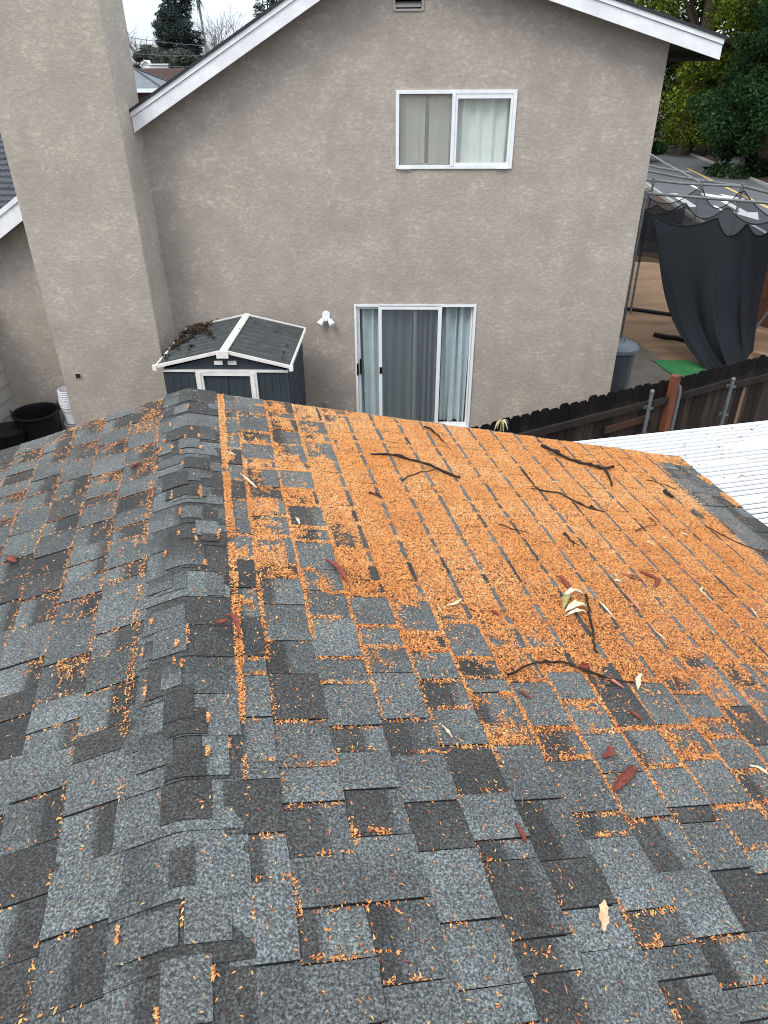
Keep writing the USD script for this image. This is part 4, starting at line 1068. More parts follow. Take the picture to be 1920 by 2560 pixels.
for pts, wd, curl, m in (([(1.315, 1.87), (1.35, 1.93), (1.40, 1.95)], .04, 1.2, 'leaf_olive'), ([(1.32, 1.86), (1.38, 1.885), (1.43, 1.9)], .05, 1.0, 'leaf_pale'), ([(1.34, 1.935), (1.40, 1.975), (1.46, 1.985)], .03, .8, 'leaf_pale'), ([(1.31, 1.835), (1.36, 1.845), (1.41, 1.86)], .026, .8, 'leaf_pale')):
    pr_ = plate(pts, wd, curl, m, 'tmp', 'tmp_leaf', 'leaf', rise=.02)
    src = pr_.GetPath(); dst = numbered(cl + '/leaf_fold')
    Sdf.CopySpec(stage.GetRootLayer(), src, stage.GetRootLayer(), Sdf.Path(dst)); stage.RemovePrim(src)
    p_ = stage.GetPrimAtPath(dst)
    for key in ('label', 'category'):
        p_.ClearCustomDataByKey(key)
plate([(1.507, 1.942), (1.516, 1.829)], .016, .9, 'leaf_pale', 'narrow cream sliver right of the upright stick', 'dry_leaf', 'leaf')
plate([(2.095, 2.091), (2.055, 2.06), (2.065, 1.978)], .022, .9, 'leaf_pale', 'curved white leaf on the right of the orange litter', 'dry_leaf', 'leaf')
plate([(2.241, 1.952), (2.222, 1.884)], .015, .9, 'leaf_pale', 'small white sliver near the right picture edge', 'dry_leaf', 'leaf')
plate([(1.651, 1.779), (1.67, 1.717)], .016, .9, 'leaf_tan', 'tan sliver below the pink brown bark strip', 'dry_leaf', 'leaf')
plate([(1.455, 1.54), (1.42, 1.505), (1.395, 1.46)], .036, 1.3, 'leaf_pale', 'ragged grey white leaf at the right end of the bowed stick', 'dry_leaf', 'leaf')
lf = np.array([(0.905, .785), (0.893, .765), (0.868, .718)])
plate(lf, .034, .35, 'leaf_tan', 'flat tan pointed leaf alone on grey shingles at lower right', 'dry_leaf', 'leaf', lift=.016)
plate([(0.678, 1.311), (0.694, 1.268)], .012, .8, 'leaf_pale', 'thin yellowish curl on the grey shingles at centre', 'dry_leaf', 'leaf')
plate([(1.656, 2.093), (1.69, 2.085)], .03, .9, 'leaf_pale', 'round white leaf left of the lower red shred', 'dry_leaf', 'leaf')
plate([(1.675, 2.14), (1.69, 2.12)], .015, .9, 'leaf_pale', 'tiny white leaf above the round white leaf', 'dry_leaf', 'leaf')
plate([(2.14, 2.49), (2.163, 2.479)], .022, .9, 'leaf_pale', 'round white leaf below the small forked twig', 'dry_leaf', 'leaf')
plate([(2.28, 2.55), (2.32, 2.53)], .018, .9, 'leaf_pale', 'white leaf right of the small forked twig', 'dry_leaf', 'leaf')
plate([(1.6, 1.15), (1.623, 1.142), (1.644, 1.112)], .02, .8, 'leaf_pale', 'pale leaf cut by the right picture edge beside grey shingles', 'dry_leaf', 'leaf')
plate([(1.775, 2.969), (1.802, 2.957)], .026, .9, 'leaf_pale', 'small white leaf below the thick black branch', 'dry_leaf', 'leaf')
plate([(1.93, 3.46), (1.965, 3.41)], .03, .8, 'leaf_pale', 'white leaf at the far tip of the thick black branch', 'dry_leaf', 'leaf')
plate([(2.02, 2.44), (2.05, 2.40)], .02, .9, 'leaf_pale', 'white leaf beneath the stem of the small forked twig', 'dry_leaf', 'leaf')
n = 420
p = rng.uniform(.15, 2.7, n); r_ = rng.uniform(.6, 3.4, n)
P = toworld(roofp(p, r_, .014))
V, F, K = chips(P, PR * SA + np.array([0, 0, CA]), rng.uniform(.008, .03, n), rng.uniform(.003, .008, n), .001, rng, .25)
mat('speck_mix', (0.1, 0.03, 0.02), 0.8, 0.3, island=True, col2=(0.4, 0.2, 0.12))
top('bark_specks', mb().add(V, F, K), 'speck_mix', 'scattered red brown bark specks over the right roof slope', 'litter', kind='stuff', tone=True)

# ------------------------------------------------------------------ white corrugated patio cover right of the roof
pc = thing('patio_cover', 'white corrugated metal patio cover beside the right eave of the roof', 'patio cover', (GO[0], GO[1], CAMZ - 2.4), PSI)
R1, P0, P1 = 4.42, 2.0, 7.6
pitch_, npan = .055, 8
fall = -.004
rr = R1
for q in range(npan):
    prof = []
    for k in range(11):
        for a, h in ((0, 0), (.54, 0), (.62, -.012), (.92, -.012)):
            prof.append((rr - (k + a) * pitch_, h))
    rend = rr - 11 * pitch_; prof.append((rend - .02, 0))
    zo = .0015 * (q % 2) + .0004 * q
    P = np.array([[(x, y, h + fall * (x - P0) + zo) for x in np.linspace(P0, P1, 6)] for y, h in prof])
    g = mb(); g.grid(P[::-1]); sh_ = numbered(pc + '/roof_sheet'); USED[pc + '/roof_sheet'] -= 1; g.build(pc + '/roof_sheet', 'patio_white', 30)
    g = mb()
    for k in range(11):      # dirt washed into the grooves
        x = P0
        while x < P1:
            x1 = x + RNG.uniform(.15, .9); wd = RNG.uniform(.15, .18) * pitch_
            if RNG.random() < .92:
                c0 = rr - (k + .77) * pitch_
                g.add([(x, c0 - wd, -.0105 + fall * (x - P0) + zo), (min(x1, P1), c0 - wd, -.0105 + fall * (min(x1, P1) - P0) + zo), (min(x1, P1), c0 + wd, -.0105 + fall * (min(x1, P1) - P0) + zo), (x, c0 + wd, -.0105 + fall * (x - P0) + zo)], [(0, 1, 2, 3)])
            x = x1
    g.build(sh_ + '/groove_dirt', 'groove_dirt')
    rr = rend
g = mb(); g.box(P0 - .02, P1, R1 - .02, R1 + .03, -.11, -.022); g.build(pc + '/edge_beam', 'patio_white')
for x in np.arange(P0 + .3, P1, 1.3):
    g = mb(); g.box(x, x + .05, -.3, R1 - .03, -.12, -.03); g.build(pc + '/rafter', 'patio_white')
for x in (P0 + .15, 5.0, P1 - .1):
    g = mb(); g.box(x, x + .08, R1 - .12, R1 - .04, -(CAMZ - 2.4), -.121); g.build(pc + '/post', 'patio_white')
n = 900
p = rng.uniform(P0, P1, n); r_ = R1 - np.abs(rng.normal(0, 1, n)) * 1.1 - .05
k_ = rng.random(n) < .6
groove = np.floor((R1 - r_) / pitch_) * pitch_ + .78 * pitch_
r_ = np.where(k_, R1 - groove + rng.normal(0, .004, n), r_)
P = toworld(np.stack([p, r_, np.where(k_, -.009, .003) + fall * (p - P0) + (-1.0)], -1))
ok = noise2(p * 1.4, r_ * 2.2, 6) > .45
V, F, K = chips(P[ok], (0, 0, 1), rng.uniform(.012, .045, ok.sum()), rng.uniform(.005, .014, ok.sum()), .002, rng, .2)
mat('patio_debris', (0.05, 0.025, 0.018), 0.9, 0.3, island=True, col2=(0.3, 0.19, 0.13))
top('patio_debris', mb().add(V, F, K), 'patio_debris', 'brown specks and leaf bits in the grooves of the white patio cover', 'litter', kind='stuff', tone=True)

# ------------------------------------------------------------------ wooden fence
FA, FB = np.array([1.02, 7.22]), np.array([5.3, 9.45]); FD = (FB - FA) / np.linalg.norm(FB - FA); FN = np.array([FD[1], -FD[0]])   # FN points to the camera's side
FANG = math.degrees(math.atan2(FD[1], FD[0]))
fence = thing('wooden_fence', 'dark weathered dog eared board fence with galvanised posts crossing behind the roof', 'fence', (FA[0], FA[1], 0), FANG)
rng = np.random.default_rng(31)
x, k = -.9, 0
while x < 8.2:
    wd = rng.uniform(.125, .145); h = 1.8 + rng.normal(0, .012) - .00 * x; zb = rng.uniform(.02, .06); e = .03
    yo = rng.normal(0, .003)
    if x > 4.75:
        h -= .03
    lean = rng.normal(0, .006)
    tl = .016
    miss = False
    if not miss:
        g = mb(); ring = [(x, zb), (x + wd, zb), (x + wd + lean, h - e), (x + wd - e + lean, h), (x + e + lean, h), (x + lean, h - e)]
        g.poly([ring], .02 + yo, .02 + yo + tl, XZ)
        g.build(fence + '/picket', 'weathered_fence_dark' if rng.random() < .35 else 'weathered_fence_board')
    x += wd + rng.uniform(.002, .01); k += 1
for a, b_, z0 in ((-.9, 2.62, 1.54), (2.7, 4.2, 1.55), (4.2, 8.2, 1.5)):
    g = mb(); g.bar((a, -.022, z0 + rng.normal(0, .01)), (b_, -.022, z0 + rng.normal(0, .012)), .04, .085); g.build(fence + '/rail', 'fence_rail')
for a, b_, z0, m in ((1.95, 2.72, 1.33, 'bark_brown'), (2.2, 2.72, 1.08, 'bark_brown'), (-.9, 1.9, .4, 'fence_rail'), (2.75, 8.2, .42, 'fence_rail')):
    g = mb(); g.bar((a, -.022, z0), (b_, -.022, z0 + .02), .04, .085); g.build(fence + '/rail', m)
def fx(x, y):
    d = np.array([x, y]) - FA; return d @ FD
for px, h, nm in ((fx(3.30, 8.42), 1.74, 'steel_post'), (fx(4.66, 9.05), 1.62, 'steel_post')):
    g = mb(); g.tube([(px, -.085, 0), (px, -.085, h)], .024, 14); g.build(fence + '/' + nm, 'galvanised', 40)
    g = mb(); g.lathe([(.028, 0), (.03, .02), (.025, .035), (.012, .045), (0, .048)], 14, (px, -.085, h - .01)); g.build(fence + '/post_cap', 'galvanised', 40)
    for zz in (1.53, 1.12):
        g = mb(); g.box(px - .05, px + .05, -.055, -.044, zz - .02, zz + .02); g.box(px - .04, px + .04, -.122, -.116, zz - .015, zz + .015); g.build(fence + '/post_clamp', 'galvanised')
px = fx(3.62, 8.75)
g = mb(); g.box(px - .05, px + .045, -.075, .015, 0, 1.86); tag(g.build(fence + '/wooden_post', 'redwood_post'), 'newer red brown wooden post')
g = mb(); g.tube([(px + .1, -.06, 0), (px + .1, -.06, 1.6), (px + .095, -.05, 1.68), (px + .06, -.03, 1.73)], .024, 12); g.build(fence + '/bent_pipe', 'galvanised', 40)
g = mb(); xx = fx(5.0, 9.3) - .02; g.box(xx, xx + .055, .002, .018, .85, 1.4); tag(g.build(fence + '/patch_board', 'pale_wood'), 'short pale repair board')

# strappy plant in front of the fence
pl = thing('strap_leaf_plant', 'small plant with pale arching strap leaves showing above the far roof edge', 'plant', (1.25, 6.95, 0))
g = mb(); g.tube([(0, 0, 0), (.01, 0, .8), (0, 0, 2.0)], [.02, .015, .008], 8); g.build(pl + '/stem', 'leaf_olive', 40)
for i, (dx, dy, L, dr) in enumerate([(-.8, -.3, .17, 1.2), (.45, -.4, .2, 1.0), (.95, -.1, .17, .55), (-.3, .5, .14, .8), (.2, -.9, .2, 1.2), (-.6, -.6, .15, .9)]):
    d = np.array([dx, dy, 0]) / math.hypot(dx, dy); s = np.cross(d, [0, 0, 1]); tt = np.linspace(0, 1, 10)
    L *= .8
    C = np.outer(tt * L * .55, d) + np.outer(np.sin(tt * 2.0) * .045 - dr * tt ** 2.2 * .11, [0, 0, 1]) + np.array([0, 0, 1.99]); wdt = .012 * np.sin(np.clip(tt * 2.6 + .25, 0, PI - .05))
    g = mb(); g.grid(np.stack([C - wdt[:, None] * s, C + (0, 0, .004), C + wdt[:, None] * s], 1)); g.build(pl + '/leaf', 'leaf_pale' if i < 3 else 'leaf_olive', True)

# ------------------------------------------------------------------ side yard behind the fence
bn = thing('rubbish_bin', 'grey plastic rubbish bin with pale lid at the right house corner', 'bin', (4.19, 12.34, 0))
g = mb(); a = np.arange(48) * 2 * PI / 48
rad = 1 + .02 * (np.arange(48) % 4 < 2)
P = np.array([[(r0 * rad[i % 48] * math.cos(a[i % 48]), r0 * rad[i % 48] * math.sin(a[i % 48]), zz) for i in range(49)] for r0, zz in ((.25, 0), (.27, .3), (.3, .93))]); g.grid(P); g.build(bn + '/body', 'bin_grey')
g = mb(); g.lathe([(.29, .9), (.345, .9), (.35, .96), (.31, 1.0), (.2, 1.035), (.07, 1.045), (0, 1.045)], 36); g.build(bn + '/lid', 'bin_lid', 40)
g = mb(); g.tube([(-.09, 0, 1.04), (-.08, 0, 1.09), (.08, 0, 1.09), (.09, 0, 1.04)], .014, 8); g.build(bn + '/lid_handle', 'bin_lid', 40)
g = mb(); g.poly([[(5.55, 14.15), (6.25, 14.15), (7.0, 13.2), (5.8, 12.6)]], .013, .03); top('turf_mat', g, 'green_turf', 'bright green turf mat on the dirt beyond the fence', 'mat')
g = mb(); g.tube([(6.1, 15.75, .05), (6.3, 15.55, .05), (6.5, 15.5, .05), (6.8, 15.15, .05)], [.05, .06, .05, .04], 8); top('hose', g, 'black_rubber', 'short dark lump of hose on the dirt left of the black cloth', 'hose')
g = mb(); g.tube([(5.3, 18.1, .05), (6.4, 17.6, .05), (7.4, 17.0, .05)], .045, 8); top('black_pipe', g, 'black_rubber', 'long black pipe lying across the dirt behind the bin', 'pipe')
g = mb(); g.hexa([(7.75, 14.45, .013), (7.75, 14.45, .08), (7.85, 14.55, .013), (7.85, 14.55, .08), (8.6, 13.3, .013), (8.6, 13.3, .08), (8.7, 13.4, .013), (8.7, 13.4, .08)]); top('pale_plank', g, 'pale_wood', 'pale wooden plank on the ground at the right beyond the fence', 'plank')
bf = thing('brown_board_fence', 'red brown board fence at the right picture edge behind the black cloth', 'fence', (8.55, 16.3, 0), -62)
for k in range(22):
    g = mb(); g.box(-1.2 + k * .15, -1.2 + k * .15 + .143, 0, .02, .1, 1.75 + .02 * (k % 3)); g.build(bf + '/board', 'brown_boards')
g = mb(); g.box(-1.2, 2.1, .022, .06, 1.4, 1.48); g.build(bf + '/rail', 'brown_boards')
g = mb(); g.tube([(8.0, 15.35, .02), (8.6, 14.9, 1.9)], .025, 8); top('leaning_pipe', g, 'galvanised', 'thin grey pipe leaning on the red brown fence at the right', 'pipe', smooth=40)

# pipe frame with hanging nets
ZC = 3.0
fr = thing('pipe_frame', 'grey steel pipe frame of a sports net cage in the side yard', 'frame')
A0, A1 = np.array([5.30, 15.56, ZC]), np.array([9.4, 13.35, ZC]); B0, B1, B2 = np.array([5.6, 17.9, ZC]), np.array([7.62, 16.45, ZC]), np.array([8.3, 13.9, ZC])
C0, C1 = np.array([6.2, 20.0, ZC]), np.array([7.62, 16.45, ZC]); D0 = np.array([8.0, 24.6, ZC]); E0, E1 = np.array([6.7, 21.2, ZC]), np.array([7.35, 18.7, ZC])
for a, b_ in ((A0, A1), (B0, B1), (B1, B2), (C0, C1), (D0, np.array([6.95, 16.95, ZC])), (E0, E1)):
    g = mb(); g.tube([a + (0, 0, .0), (a + b_) / 2 - (0, 0, .03), b_], .028, 10); g.build(fr + '/rail', 'pipe_dull', 40)
for p_ in (A0, np.array([6.95, 16.95, ZC]), B1, np.array([8.4, 13.9, ZC]), np.array([6.5, 19.3, ZC]), np.array([6.1, 17.55, ZC])):
    g = mb(); g.tube([p_ - (0, 0, ZC), p_ - (0, 0, .03)], .026, 10); g.build(fr + '/pole', 'pipe_dull', 40)
    g = mb(); g.tube([p_ - (0, 0, .1), p_ + (0, 0, .05)], .04, 10); g.build(fr + '/joint', 'pipe_dull', 40)


def net(pts, zt, sag, zb, matn, label, name, seed, fold=.04, n=60, m=18, lean=None, cat='net'):
    """hangs between the points pts (x, y) with a sagging top edge"""
    r = np.random.default_rng(seed); P = np.zeros((n, m, 3)); pts = np.array(pts, float)
    for i in range(n):
        u = i / (n - 1) * (len(pts) - 1); k = min(int(u), len(pts) - 2); t = u - k
        xy = pts[k] * (1 - t) + pts[k + 1] * t; dr = pts[k + 1] - pts[k]; nn_ = np.array([dr[1], -dr[0]]) / np.linalg.norm(dr)
        if nn_[1] > 0:
            nn_ = -nn_
        ztop = zt - sag * 4 * t * (1 - t)
        for j in range(m):
            v = j / (m - 1)
            w_ = fold * v * (math.sin(u * 9.3 + 1.2 * math.sin(v * 2 + seed)) + .6 * math.sin(u * 17.1 + 2 * v)) + (lean or 0) * v ** 1.6
            q_ = xy + nn_ * w_
            P[i, j] = (q_[0], q_[1], ztop + (zb - ztop) * v)
    path = thing(name, label, cat)
    g = mb(); g.grid(P); g.build(path + '/netting', matn, True)
    g = mb(); g.tube(P[::2, 0], .012, 6); g.build(path + '/edge_rope', 'black_rubber', True)
    return path


net([(5.75, 17.75), (6.95, 16.95), (7.62, 16.45), (8.3, 13.9)], 2.98, .45, 1.7, 'black_netting', 'see through black netting sagging from the rear rail of the pipe frame', 'hanging_net', 3)
net([(5.2, 16.2), (6.1, 15.5), (6.75, 15.0), (7.6, 14.3)], 2.85, .28, 1.7, 'black_netting', 'see through black netting above the top of the dark cloth', 'hanging_net', 4)
net([(5.35, 16.7), (5.9, 16.5), (6.45, 16.3)], 2.65, .12, 1.45, 'black_netting_dense', 'dense black net hanging left of the big dark cloth', 'hanging_net', 6, fold=.03)
# big opaque cloth: hung by its top corners, trailing on the dirt towards the camera
n, m = 90, 40
T = np.array([(5.42, 15.36, 2.66), (6.54, 14.86, 2.66), (6.98, 14.5, 2.62), (7.36, 14.2, 2.6)]); B = np.array([(6.44, 13.6, .03), (6.9, 13.55, .03), (7.35, 14.0, .03), (7.82, 14.6, .05)])
P = np.zeros((n, m, 3))
for i in range(n):
    u = i / (n - 1) * 3; k = min(int(u), 2); t = u - k
    tp_ = T[k] * (1 - t) + T[k + 1] * t; bt = B[k] * (1 - t) + B[k + 1] * t
    tp_ = tp_ - np.array([0, 0, (.2, .3, .2)[k] * 4 * t * (1 - t)])
    for j in range(m):
        v = j / (m - 1)
        c = tp_ * (1 - v) + bt * v
        belly = .55 * math.sin(PI * v ** 1.4) * (1 - .3 * u)
        c = c + np.array([-.45, .35, 0]) * belly * .9 + np.array([0, 0, -.16]) * belly
        f = .05 * (v ** .7) * (math.sin(u * 5.2 + 2.0 * v) + .8 * math.sin(u * 9.7 - 3 * v + .8) + .6 * v * abs(math.sin(u * 7.1 - 2.2 * v)) + .35 * math.sin(u * 23 + 4 * v) * v)
        P[i, j] = c + np.array([-.35, -.93, 0]) * f
        P[i, j, 2] = max(P[i, j, 2], .02)
HEM = [P[:, 0].copy(), P[0].copy()]
g = mb(); g.grid(P)
for h_ in HEM:
    g.tube(h_[::2] + (0, 0, .004), .016, 6)
top('shade_cloth', g, 'shade_cloth', 'big opaque charcoal shade cloth hanging from the pipe frame onto the dirt', 'cloth', smooth=True)


# ------------------------------------------------------------------ trees
def leaf_cloud(clumps, n, size, rng, flat=.6):
    """n leaf quads spread over ellipsoid clumps [(cx,cy,cz,rx,ry,rz)], denser towards their surfaces"""
    clumps = np.array(clumps, float); wgt = (clumps[:, 3] * clumps[:, 4] + clumps[:, 3] * clumps[:, 5]); k = rng.choice(len(clumps), n, p=wgt / wgt.sum())
    d = rng.normal(size=(n, 3)); d /= np.linalg.norm(d, axis=1, keepdims=True); rad = rng.uniform(.55, 1.02, n)[:, None]
    c = clumps[k, :3] + d * rad * clumps[k, 3:]
    nrm = d * .5 + rng.normal(size=(n, 3)) * .7 + np.array([0, 0, .5]); nrm /= np.linalg.norm(nrm, axis=1, keepdims=True)
    u = np.cross(nrm, rng.normal(size=(n, 3))); u /= np.linalg.norm(u, axis=1, keepdims=True); v = np.cross(nrm, u)
    s = (size * rng.uniform(.6, 1.4, n))[:, None]
    V = np.stack([c - u * s, c + v * s * flat, c + u * s, c - v * s * flat], 1).reshape(-1, 3); b = np.arange(n) * 4
    return mb().add(V, np.vstack([np.c_[b, b + 1, b + 2], np.c_[b, b + 2, b + 3]]), np.repeat(rng.random(n), 4)[:, None] * np.ones(3))


def tree(name, label, x, y, h, cr, cz0, nleaf, size, lm, seed, nclump=26, squash=1.0, cat='tree', grp=None, z0=0.0):
    rng = np.random.default_rng(seed)
    t = thing(name, label, cat, (x, y, z0), 0, grp)
    g = mb(); g.tube([(0, 0, 0), (.15, .1, h * .3), (-.1, .1, h * .6), (.1, 0, h * .85)], [.035 * h + .05, .028 * h, .016 * h, .005 * h], 10)
    cl = []
    for i in range(nclump):
        a = rng.uniform(0, 2 * PI); hh = rng.uniform(cz0, h); env = math.sin(PI * min(max((hh - cz0) / (h - cz0) * .85 + .12, 0), 1)) ** .6
        rr_ = cr * env * rng.uniform(.35, .95); cx, cy = rr_ * math.cos(a), rr_ * math.sin(a); s = cr * rng.uniform(.16, .34)
        cl.append((cx, cy, hh, s, s, s * .75 * squash))
        if i < 9:
            g.tube([(0, 0, h * .35 + .02 * i), (cx * .5, cy * .5, (h * .35 + hh) / 2 + .2), (cx * .9, cy * .9, hh)], [.012 * h, .008 * h, .003 * h], 6)
    g.build(t + '/trunk', 'tree_bark', 40)
    leaf_cloud(cl, nleaf, size, rng).build(t + '/crown', lm, tone=True)


tree('broadleaf_tree', 'yellow green leafy tree just right of the house beyond the road', 20.4, 54, 17, 5.6, 1.0, 70000, .1, 'yellow_green_leaf', 41, 80)
tree('broadleaf_tree', 'dark green leafy tree with crown reaching down to the road edge', 20.7, 43.0, 7.4, 3.9, -.6, 70000, .085, 'dark_green_leaf', 42, 90)
tree('broadleaf_tree', 'yellow green tree behind the dark tree at the right picture edge', 27.0, 55, 18, 6.5, 2.0, 60000, .11, 'yellow_green_leaf', 43, 60)
tree('broadleaf_tree', 'dark shaded tree filling the gap behind the yellow green tree', 24.0, 64, 18, 7.5, .5, 50000, .14, 'dark_green_leaf', 44, 50)
tree('broadleaf_tree', 'green tree at the right picture edge above the dry bank', 25.6, 48.5, 15, 5.0, 1.2, 60000, .1, 'mid_green_leaf', 45, 50)
tree('broadleaf_tree', 'brownish thin tree tight behind the right house corner', 17.3, 58.0, 15, 3.2, .2, 24000, .1, 'dry_brush', 46, 40)
tree('low_shrub', 'low dark shrub at the end of the road left of the trees', 16.3, 49.5, 2.1, 1.7, .2, 9000, .08, 'dark_green_leaf', 47, 12, cat='shrub')
tree('low_shrub', 'dry yellow green shrub on the bank at the right edge', 21.0, 38.5, 1.6, 1.5, .2, 4500, .08, 'dry_brush', 48, 12, cat='shrub', z0=.9)
tree('low_shrub', 'second dry shrub on the bank behind the first', 23.2, 41.0, 2.0, 1.8, .2, 4500, .09, 'dry_brush', 49, 12, cat='shrub', z0=1.6)
g = mb(); P = np.array([[rd(1.0 + a * .5, 9 + b, .02 + (.9 if 0 < a < 3 else 0) * (.8 + .3 * math.sin(b * 2.1)) * (1 if 0 < b < 4 else 0)) for b in range(6)] for a in range(4)]); g.grid(P)
top('boulder', g, 'kerb_concrete', 'pale grey boulder beside the road under the dark tree', 'rock', smooth=True)

def conifer(name, label, x, y, h, r, nl, seed, size, bare=0.1):
    rng = np.random.default_rng(seed)
    t = thing(name, label, 'tree', (x, y, 0))
    g = mb(); g.tube([(0, 0, 0), (0, 0, h * .5), (0, 0, h)], [.009 * h, .006 * h, .02], 8)
    cl = []
    nlay = 34
    for i in range(nlay):
        f = i / (nlay - 1); z = h * (bare + (1 - bare) * f); rr_ = r * (1 - f) ** .75 * rng.uniform(.75, 1.15) + .15
        for k in range(7):
            a = rng.uniform(0, 2 * PI); cx, cy = math.cos(a) * rr_ * .58, math.sin(a) * rr_ * .58
            cl.append((cx, cy, z - rr_ * .12, rr_ * rng.uniform(.3, .5), rr_ * rng.uniform(.3, .5), .03 * h * rng.uniform(.5, .9)))
            if k < 2:
                g.tube([(0, 0, z), (cx, cy, z - rr_ * .1)], [.004 * h, .002 * h], 5)
    g.build(t + '/trunk', 'tree_bark')
    leaf_cloud(cl, nl, size, rng, .35).build(t + '/crown', 'conifer_needle', tone=True)


conifer('pine_tree', 'tall dark pine seen between the chimney and the roof board', -24.6, 105, 30, 3.7, 52000, 61, .17, .04)
conifer('pine_tree', 'pine tip rising just behind the white gable board near the top', -11.9, 92, 16, 3.2, 16000, 62, .15)
pm = thing('palm_tree', 'very thin tall palm beside the bare winter tree', 'tree', (-29.2, 140, 0))
g = mb(); g.tube([(0.9, 0, 0), (.5, 0, 8), (0.1, 0, 14.5)], [.24, .2, .17], 8); g.build(pm + '/trunk', 'twig_grey')
rng = np.random.default_rng(9); g = mb()
for k in range(46):
    a, e = rng.uniform(0, 2 * PI), rng.uniform(-1.2, 1.1); L = rng.uniform(1.1, 1.9); tt = np.linspace(0, 1, 6)
    d = np.array([math.cos(a) * math.cos(e), math.sin(a) * math.cos(e), math.sin(e)]); s = np.cross(d, [0, 0, 1]); s /= np.linalg.norm(s)
    C = np.array([0.1, 0, 14.5]) + np.outer(tt * L, d) - np.outer(tt ** 2 * .7, [0, 0, 1]); wd = .14 * (1 - tt * .9)
    g.grid(np.stack([C - wd[:, None] * s, C + wd[:, None] * s], 1))
g.build(pm + '/crown', 'palm_frond')


def bare_tree(name, label, x, y, h, seed, spread=.5, lim=6):
    rng = np.random.default_rng(seed); t = thing(name, label, 'tree', (x, y, 0)); trunk, tw = mb(), mb()

    def grow(p, d, L, r, lev):
        q_ = p + d * L; mid_ = (p + q_) / 2 + rng.normal(0, L * .05, 3)
        (trunk if lev < 2 else tw).tube([p, mid_, q_], [r, r * .85, r * .7], 5 if lev < 3 else 3, False)
        if lev >= lim:
            return
        for k in range(3 if lev < 4 else 2):
            nd = d + rng.normal(0, spread, 3) + np.array([0, 0, .12]); nd /= np.linalg.norm(nd)
            grow(q_, nd, L * rng.uniform(.62, .85), r * .62, lev + 1)
    grow(np.zeros(3), np.array([0, 0, 1.]), h * .26, h * .018, 0)
    trunk.build(t + '/trunk', 'twig_grey'); tw.build(t + '/crown', 'twig_grey')


bare_tree('bare_tree', 'leafless winter tree left of the white gable board', -20.8, 108, 12.5, 71, .42)
bare_tree('bare_tree', 'smaller leafless tree right of the tall pine', -23.0, 122, 11, 72, .4)
bare_tree('bare_tree', 'leafless tree peeking beside the chimney', -34.2, 120, 12.5, 73, .4, 5)
for i, (x, y, h, r, lab) in enumerate([(-29.5, 112, 7.0, 3.2, 'hazy round tree beside the chimney edge above the white building'), (-26.5, 98, 6.8, 3.4, 'hazy green tree at the foot of the tall pine on its left'), (-21.5, 88, 6.4, 3.4, 'hazy dark tree at the foot of the tall pine on its right'),
                                     (-32.4, 116, 7.2, 2.2, 'narrow hazy tree touching the chimney edge'), (-18.2, 95, 6.4, 3.0, 'hazy tree below the bare winter tree near the roof board'), (-36, 150, 9.5, 4.5, 'distant hazy tree behind the round tree'), (-25.0, 150, 8.5, 5, 'distant hazy tree behind the pine'), (-14.8, 76, 5.9, 3.0, 'hazy shrub by the roof board above the brown roof'), (-19.5, 82, 6.0, 3.0, 'hazy shrub right of the white building above the brown roof'), (-23.5, 94, 7.0, 3.2, 'dark hazy tree rising behind the white building')]):
    tree('far_tree', lab, x, y, h, r, .4, 16000, .15, 'far_leaf', 80 + i, 30)

# ------------------------------------------------------------------ houses far behind on the left
fh = thing('grey_roof_house', 'low house with grey hipped roof and white eave left of the roof board', 'house', (-12.0, 45.0, 0))
ez, pz = 4.22, 5.17
g = mb(); g.box(-8, -.25, .3, 3.3, 0, ez - .02); g.build(fh + '/wall', 'brown_far_wall')
rp = [(.25, -.25, ez), (.25, 3.75, ez), (-8.3, 3.75, ez), (-8.3, -.25, ez), (-1.75, 1.75, pz), (-6.3, 1.75, pz)]
g = mb(); g.add(rp, [(0, 1, 4), (2, 3, 5)]); g.add(rp, [(1, 2, 5, 4), (3, 0, 4, 5)]); g.build(fh + '/roof', 'grey_far_roof')
g = mb(); g.tube([(.25, -.25, ez + .03), (-1.75, 1.75, pz + .03)], .05, 6); g.tube([(.25, 3.75, ez + .03), (-1.75, 1.75, pz + .03)], .05, 6); g.build(fh + '/hip_cap', 'grey_hip')
g = mb(); g.box(-8.32, .27, -.3, -.252, ez - .16, ez + .02); g.box(.252, .3, -.25, 3.75, ez - .16, ez + .02); g.build(fh + '/gutter', 'white_trim')
for x in (-1.4, -3.4):
    f_ = numbered(fh + '/window'); g = mb(); g.box(x, x + .9, .26, .298, 2.3, 3.6); w_ = usdkit.mesh(stage, f_, (g.v[0], g.f[0]), LOOKS + '/dark_void')
    g = mb(); g.box(x - .05, x, .22, .297, 2.25, 3.65); g.box(x + .9, x + .95, .22, .297, 2.25, 3.65); g.build(f_ + '/frame', 'white_trim')
fh = thing('brown_roof_house', 'house with long brown tiled roof behind the grey roof house', 'house', (-20, 62, -.22))
g = mb(); g.box(0, 9.5, .5, 8, 0, 3.9); g.build(fh + '/wall', 'brown_far_wall')
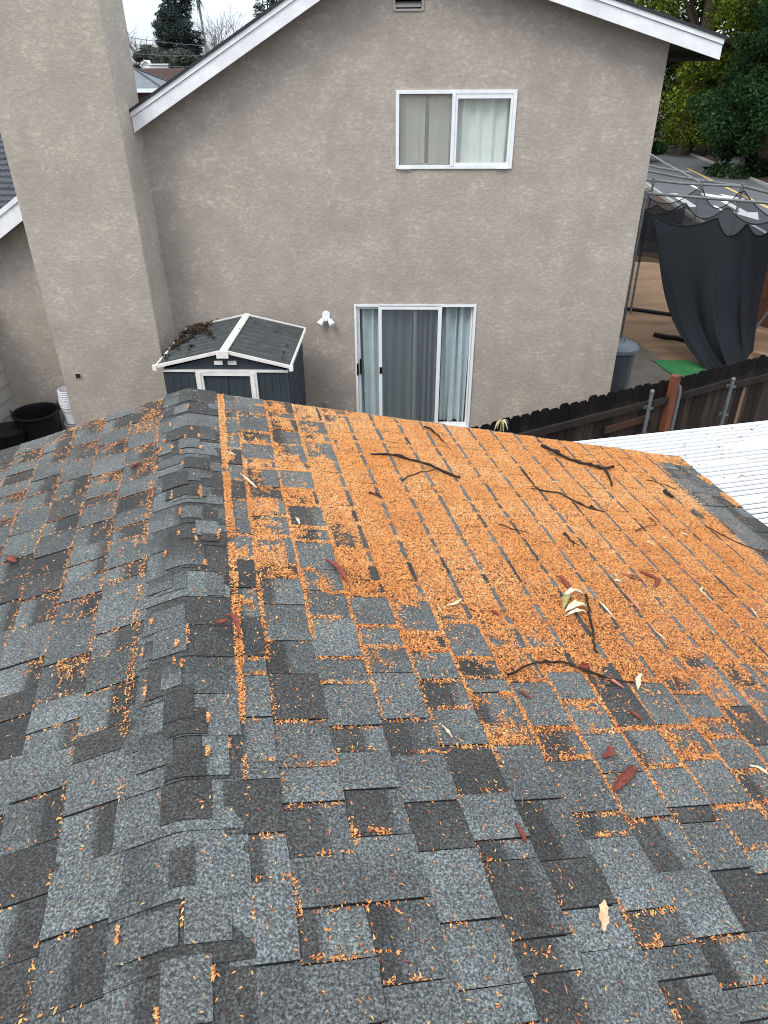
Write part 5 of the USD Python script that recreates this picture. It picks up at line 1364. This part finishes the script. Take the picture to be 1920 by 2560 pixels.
for k in range(11):
    g = mb(); y0 = k * .4; g.hexa([(x, y, zz) for x in (-.4, 9.9) for y, z1 in ((y0, 3.95 + k * .125), (y0 + .42, 3.95 + k * .125 + .13)) for zz in (z1, z1 + (.07 if y == y0 else .02))]); g.build(fh + '/tile_course', 'brown_far_roof')
g = mb(); g.hexa([(x, y, zz) for x in (-.4, 9.9) for y, z1 in ((4.45, 5.3), (9, 3.9)) for zz in (z1, z1 + .07)]); g.build(fh + '/roof', 'brown_far_roof')
fh = thing('white_building', 'small white building with flat roof beyond the brown tiled roof', 'building', (-23.5, 86, 0))
g = mb(); g.box(0, 1.7, 0, 4, 0, 5.42); g.build(fh + '/wall', 'white_far_wall')
g = mb(); g.box(-.1, 1.8, -.2, 4.1, 5.43, 5.52); g.build(fh + '/roof', 'white_far_wall')
fh = thing('white_gable_house', 'tiny white gabled house left of the white building', 'house', (-25.5, 90, 0))
g = mb(); g.poly([[(0, 0), (1, 0), (1, 5.4), (.5, 5.75), (0, 5.4)]], 0, 3, XZ); g.build(fh + '/wall', 'white_far_wall')
g = mb(); g.hexa([(x, y, zz) for x, z1 in ((-.15, 5.32), (.5, 5.8)) for y in (-.2, 3.2) for zz in (z1, z1 + .08)]); g.hexa([(x, y, zz) for x, z1 in ((.5, 5.8), (1.15, 5.32)) for y in (-.2, 3.2) for zz in (z1, z1 + .08)]); g.build(fh + '/roof', 'white_trim')
for i, (z0, z1, z2, lab) in enumerate([(7.75, 7.3, 6.3, 'highest sagging cable crossing the sky left of the pine'), (6.6, 6.3, 5.8, 'middle cable crossing in front of the pine'), (6.0, 5.7, 5.25, 'lowest cable running down to the roof board')]):
    a, b_ = np.array([-20.5, 55, z0]), np.array([-10.5, 52, z2]); tt = np.linspace(0, 1, 16)[:, None]
    C = a + (b_ - a) * tt; C[:, 2] -= .25 * 4 * (tt * (1 - tt))[:, 0]
    top('utility_cable', mb().tube(C, .016, 5), 'cable_grey', lab, 'cable')
print('husks', HUSKS, 'tabs', len(tabs))
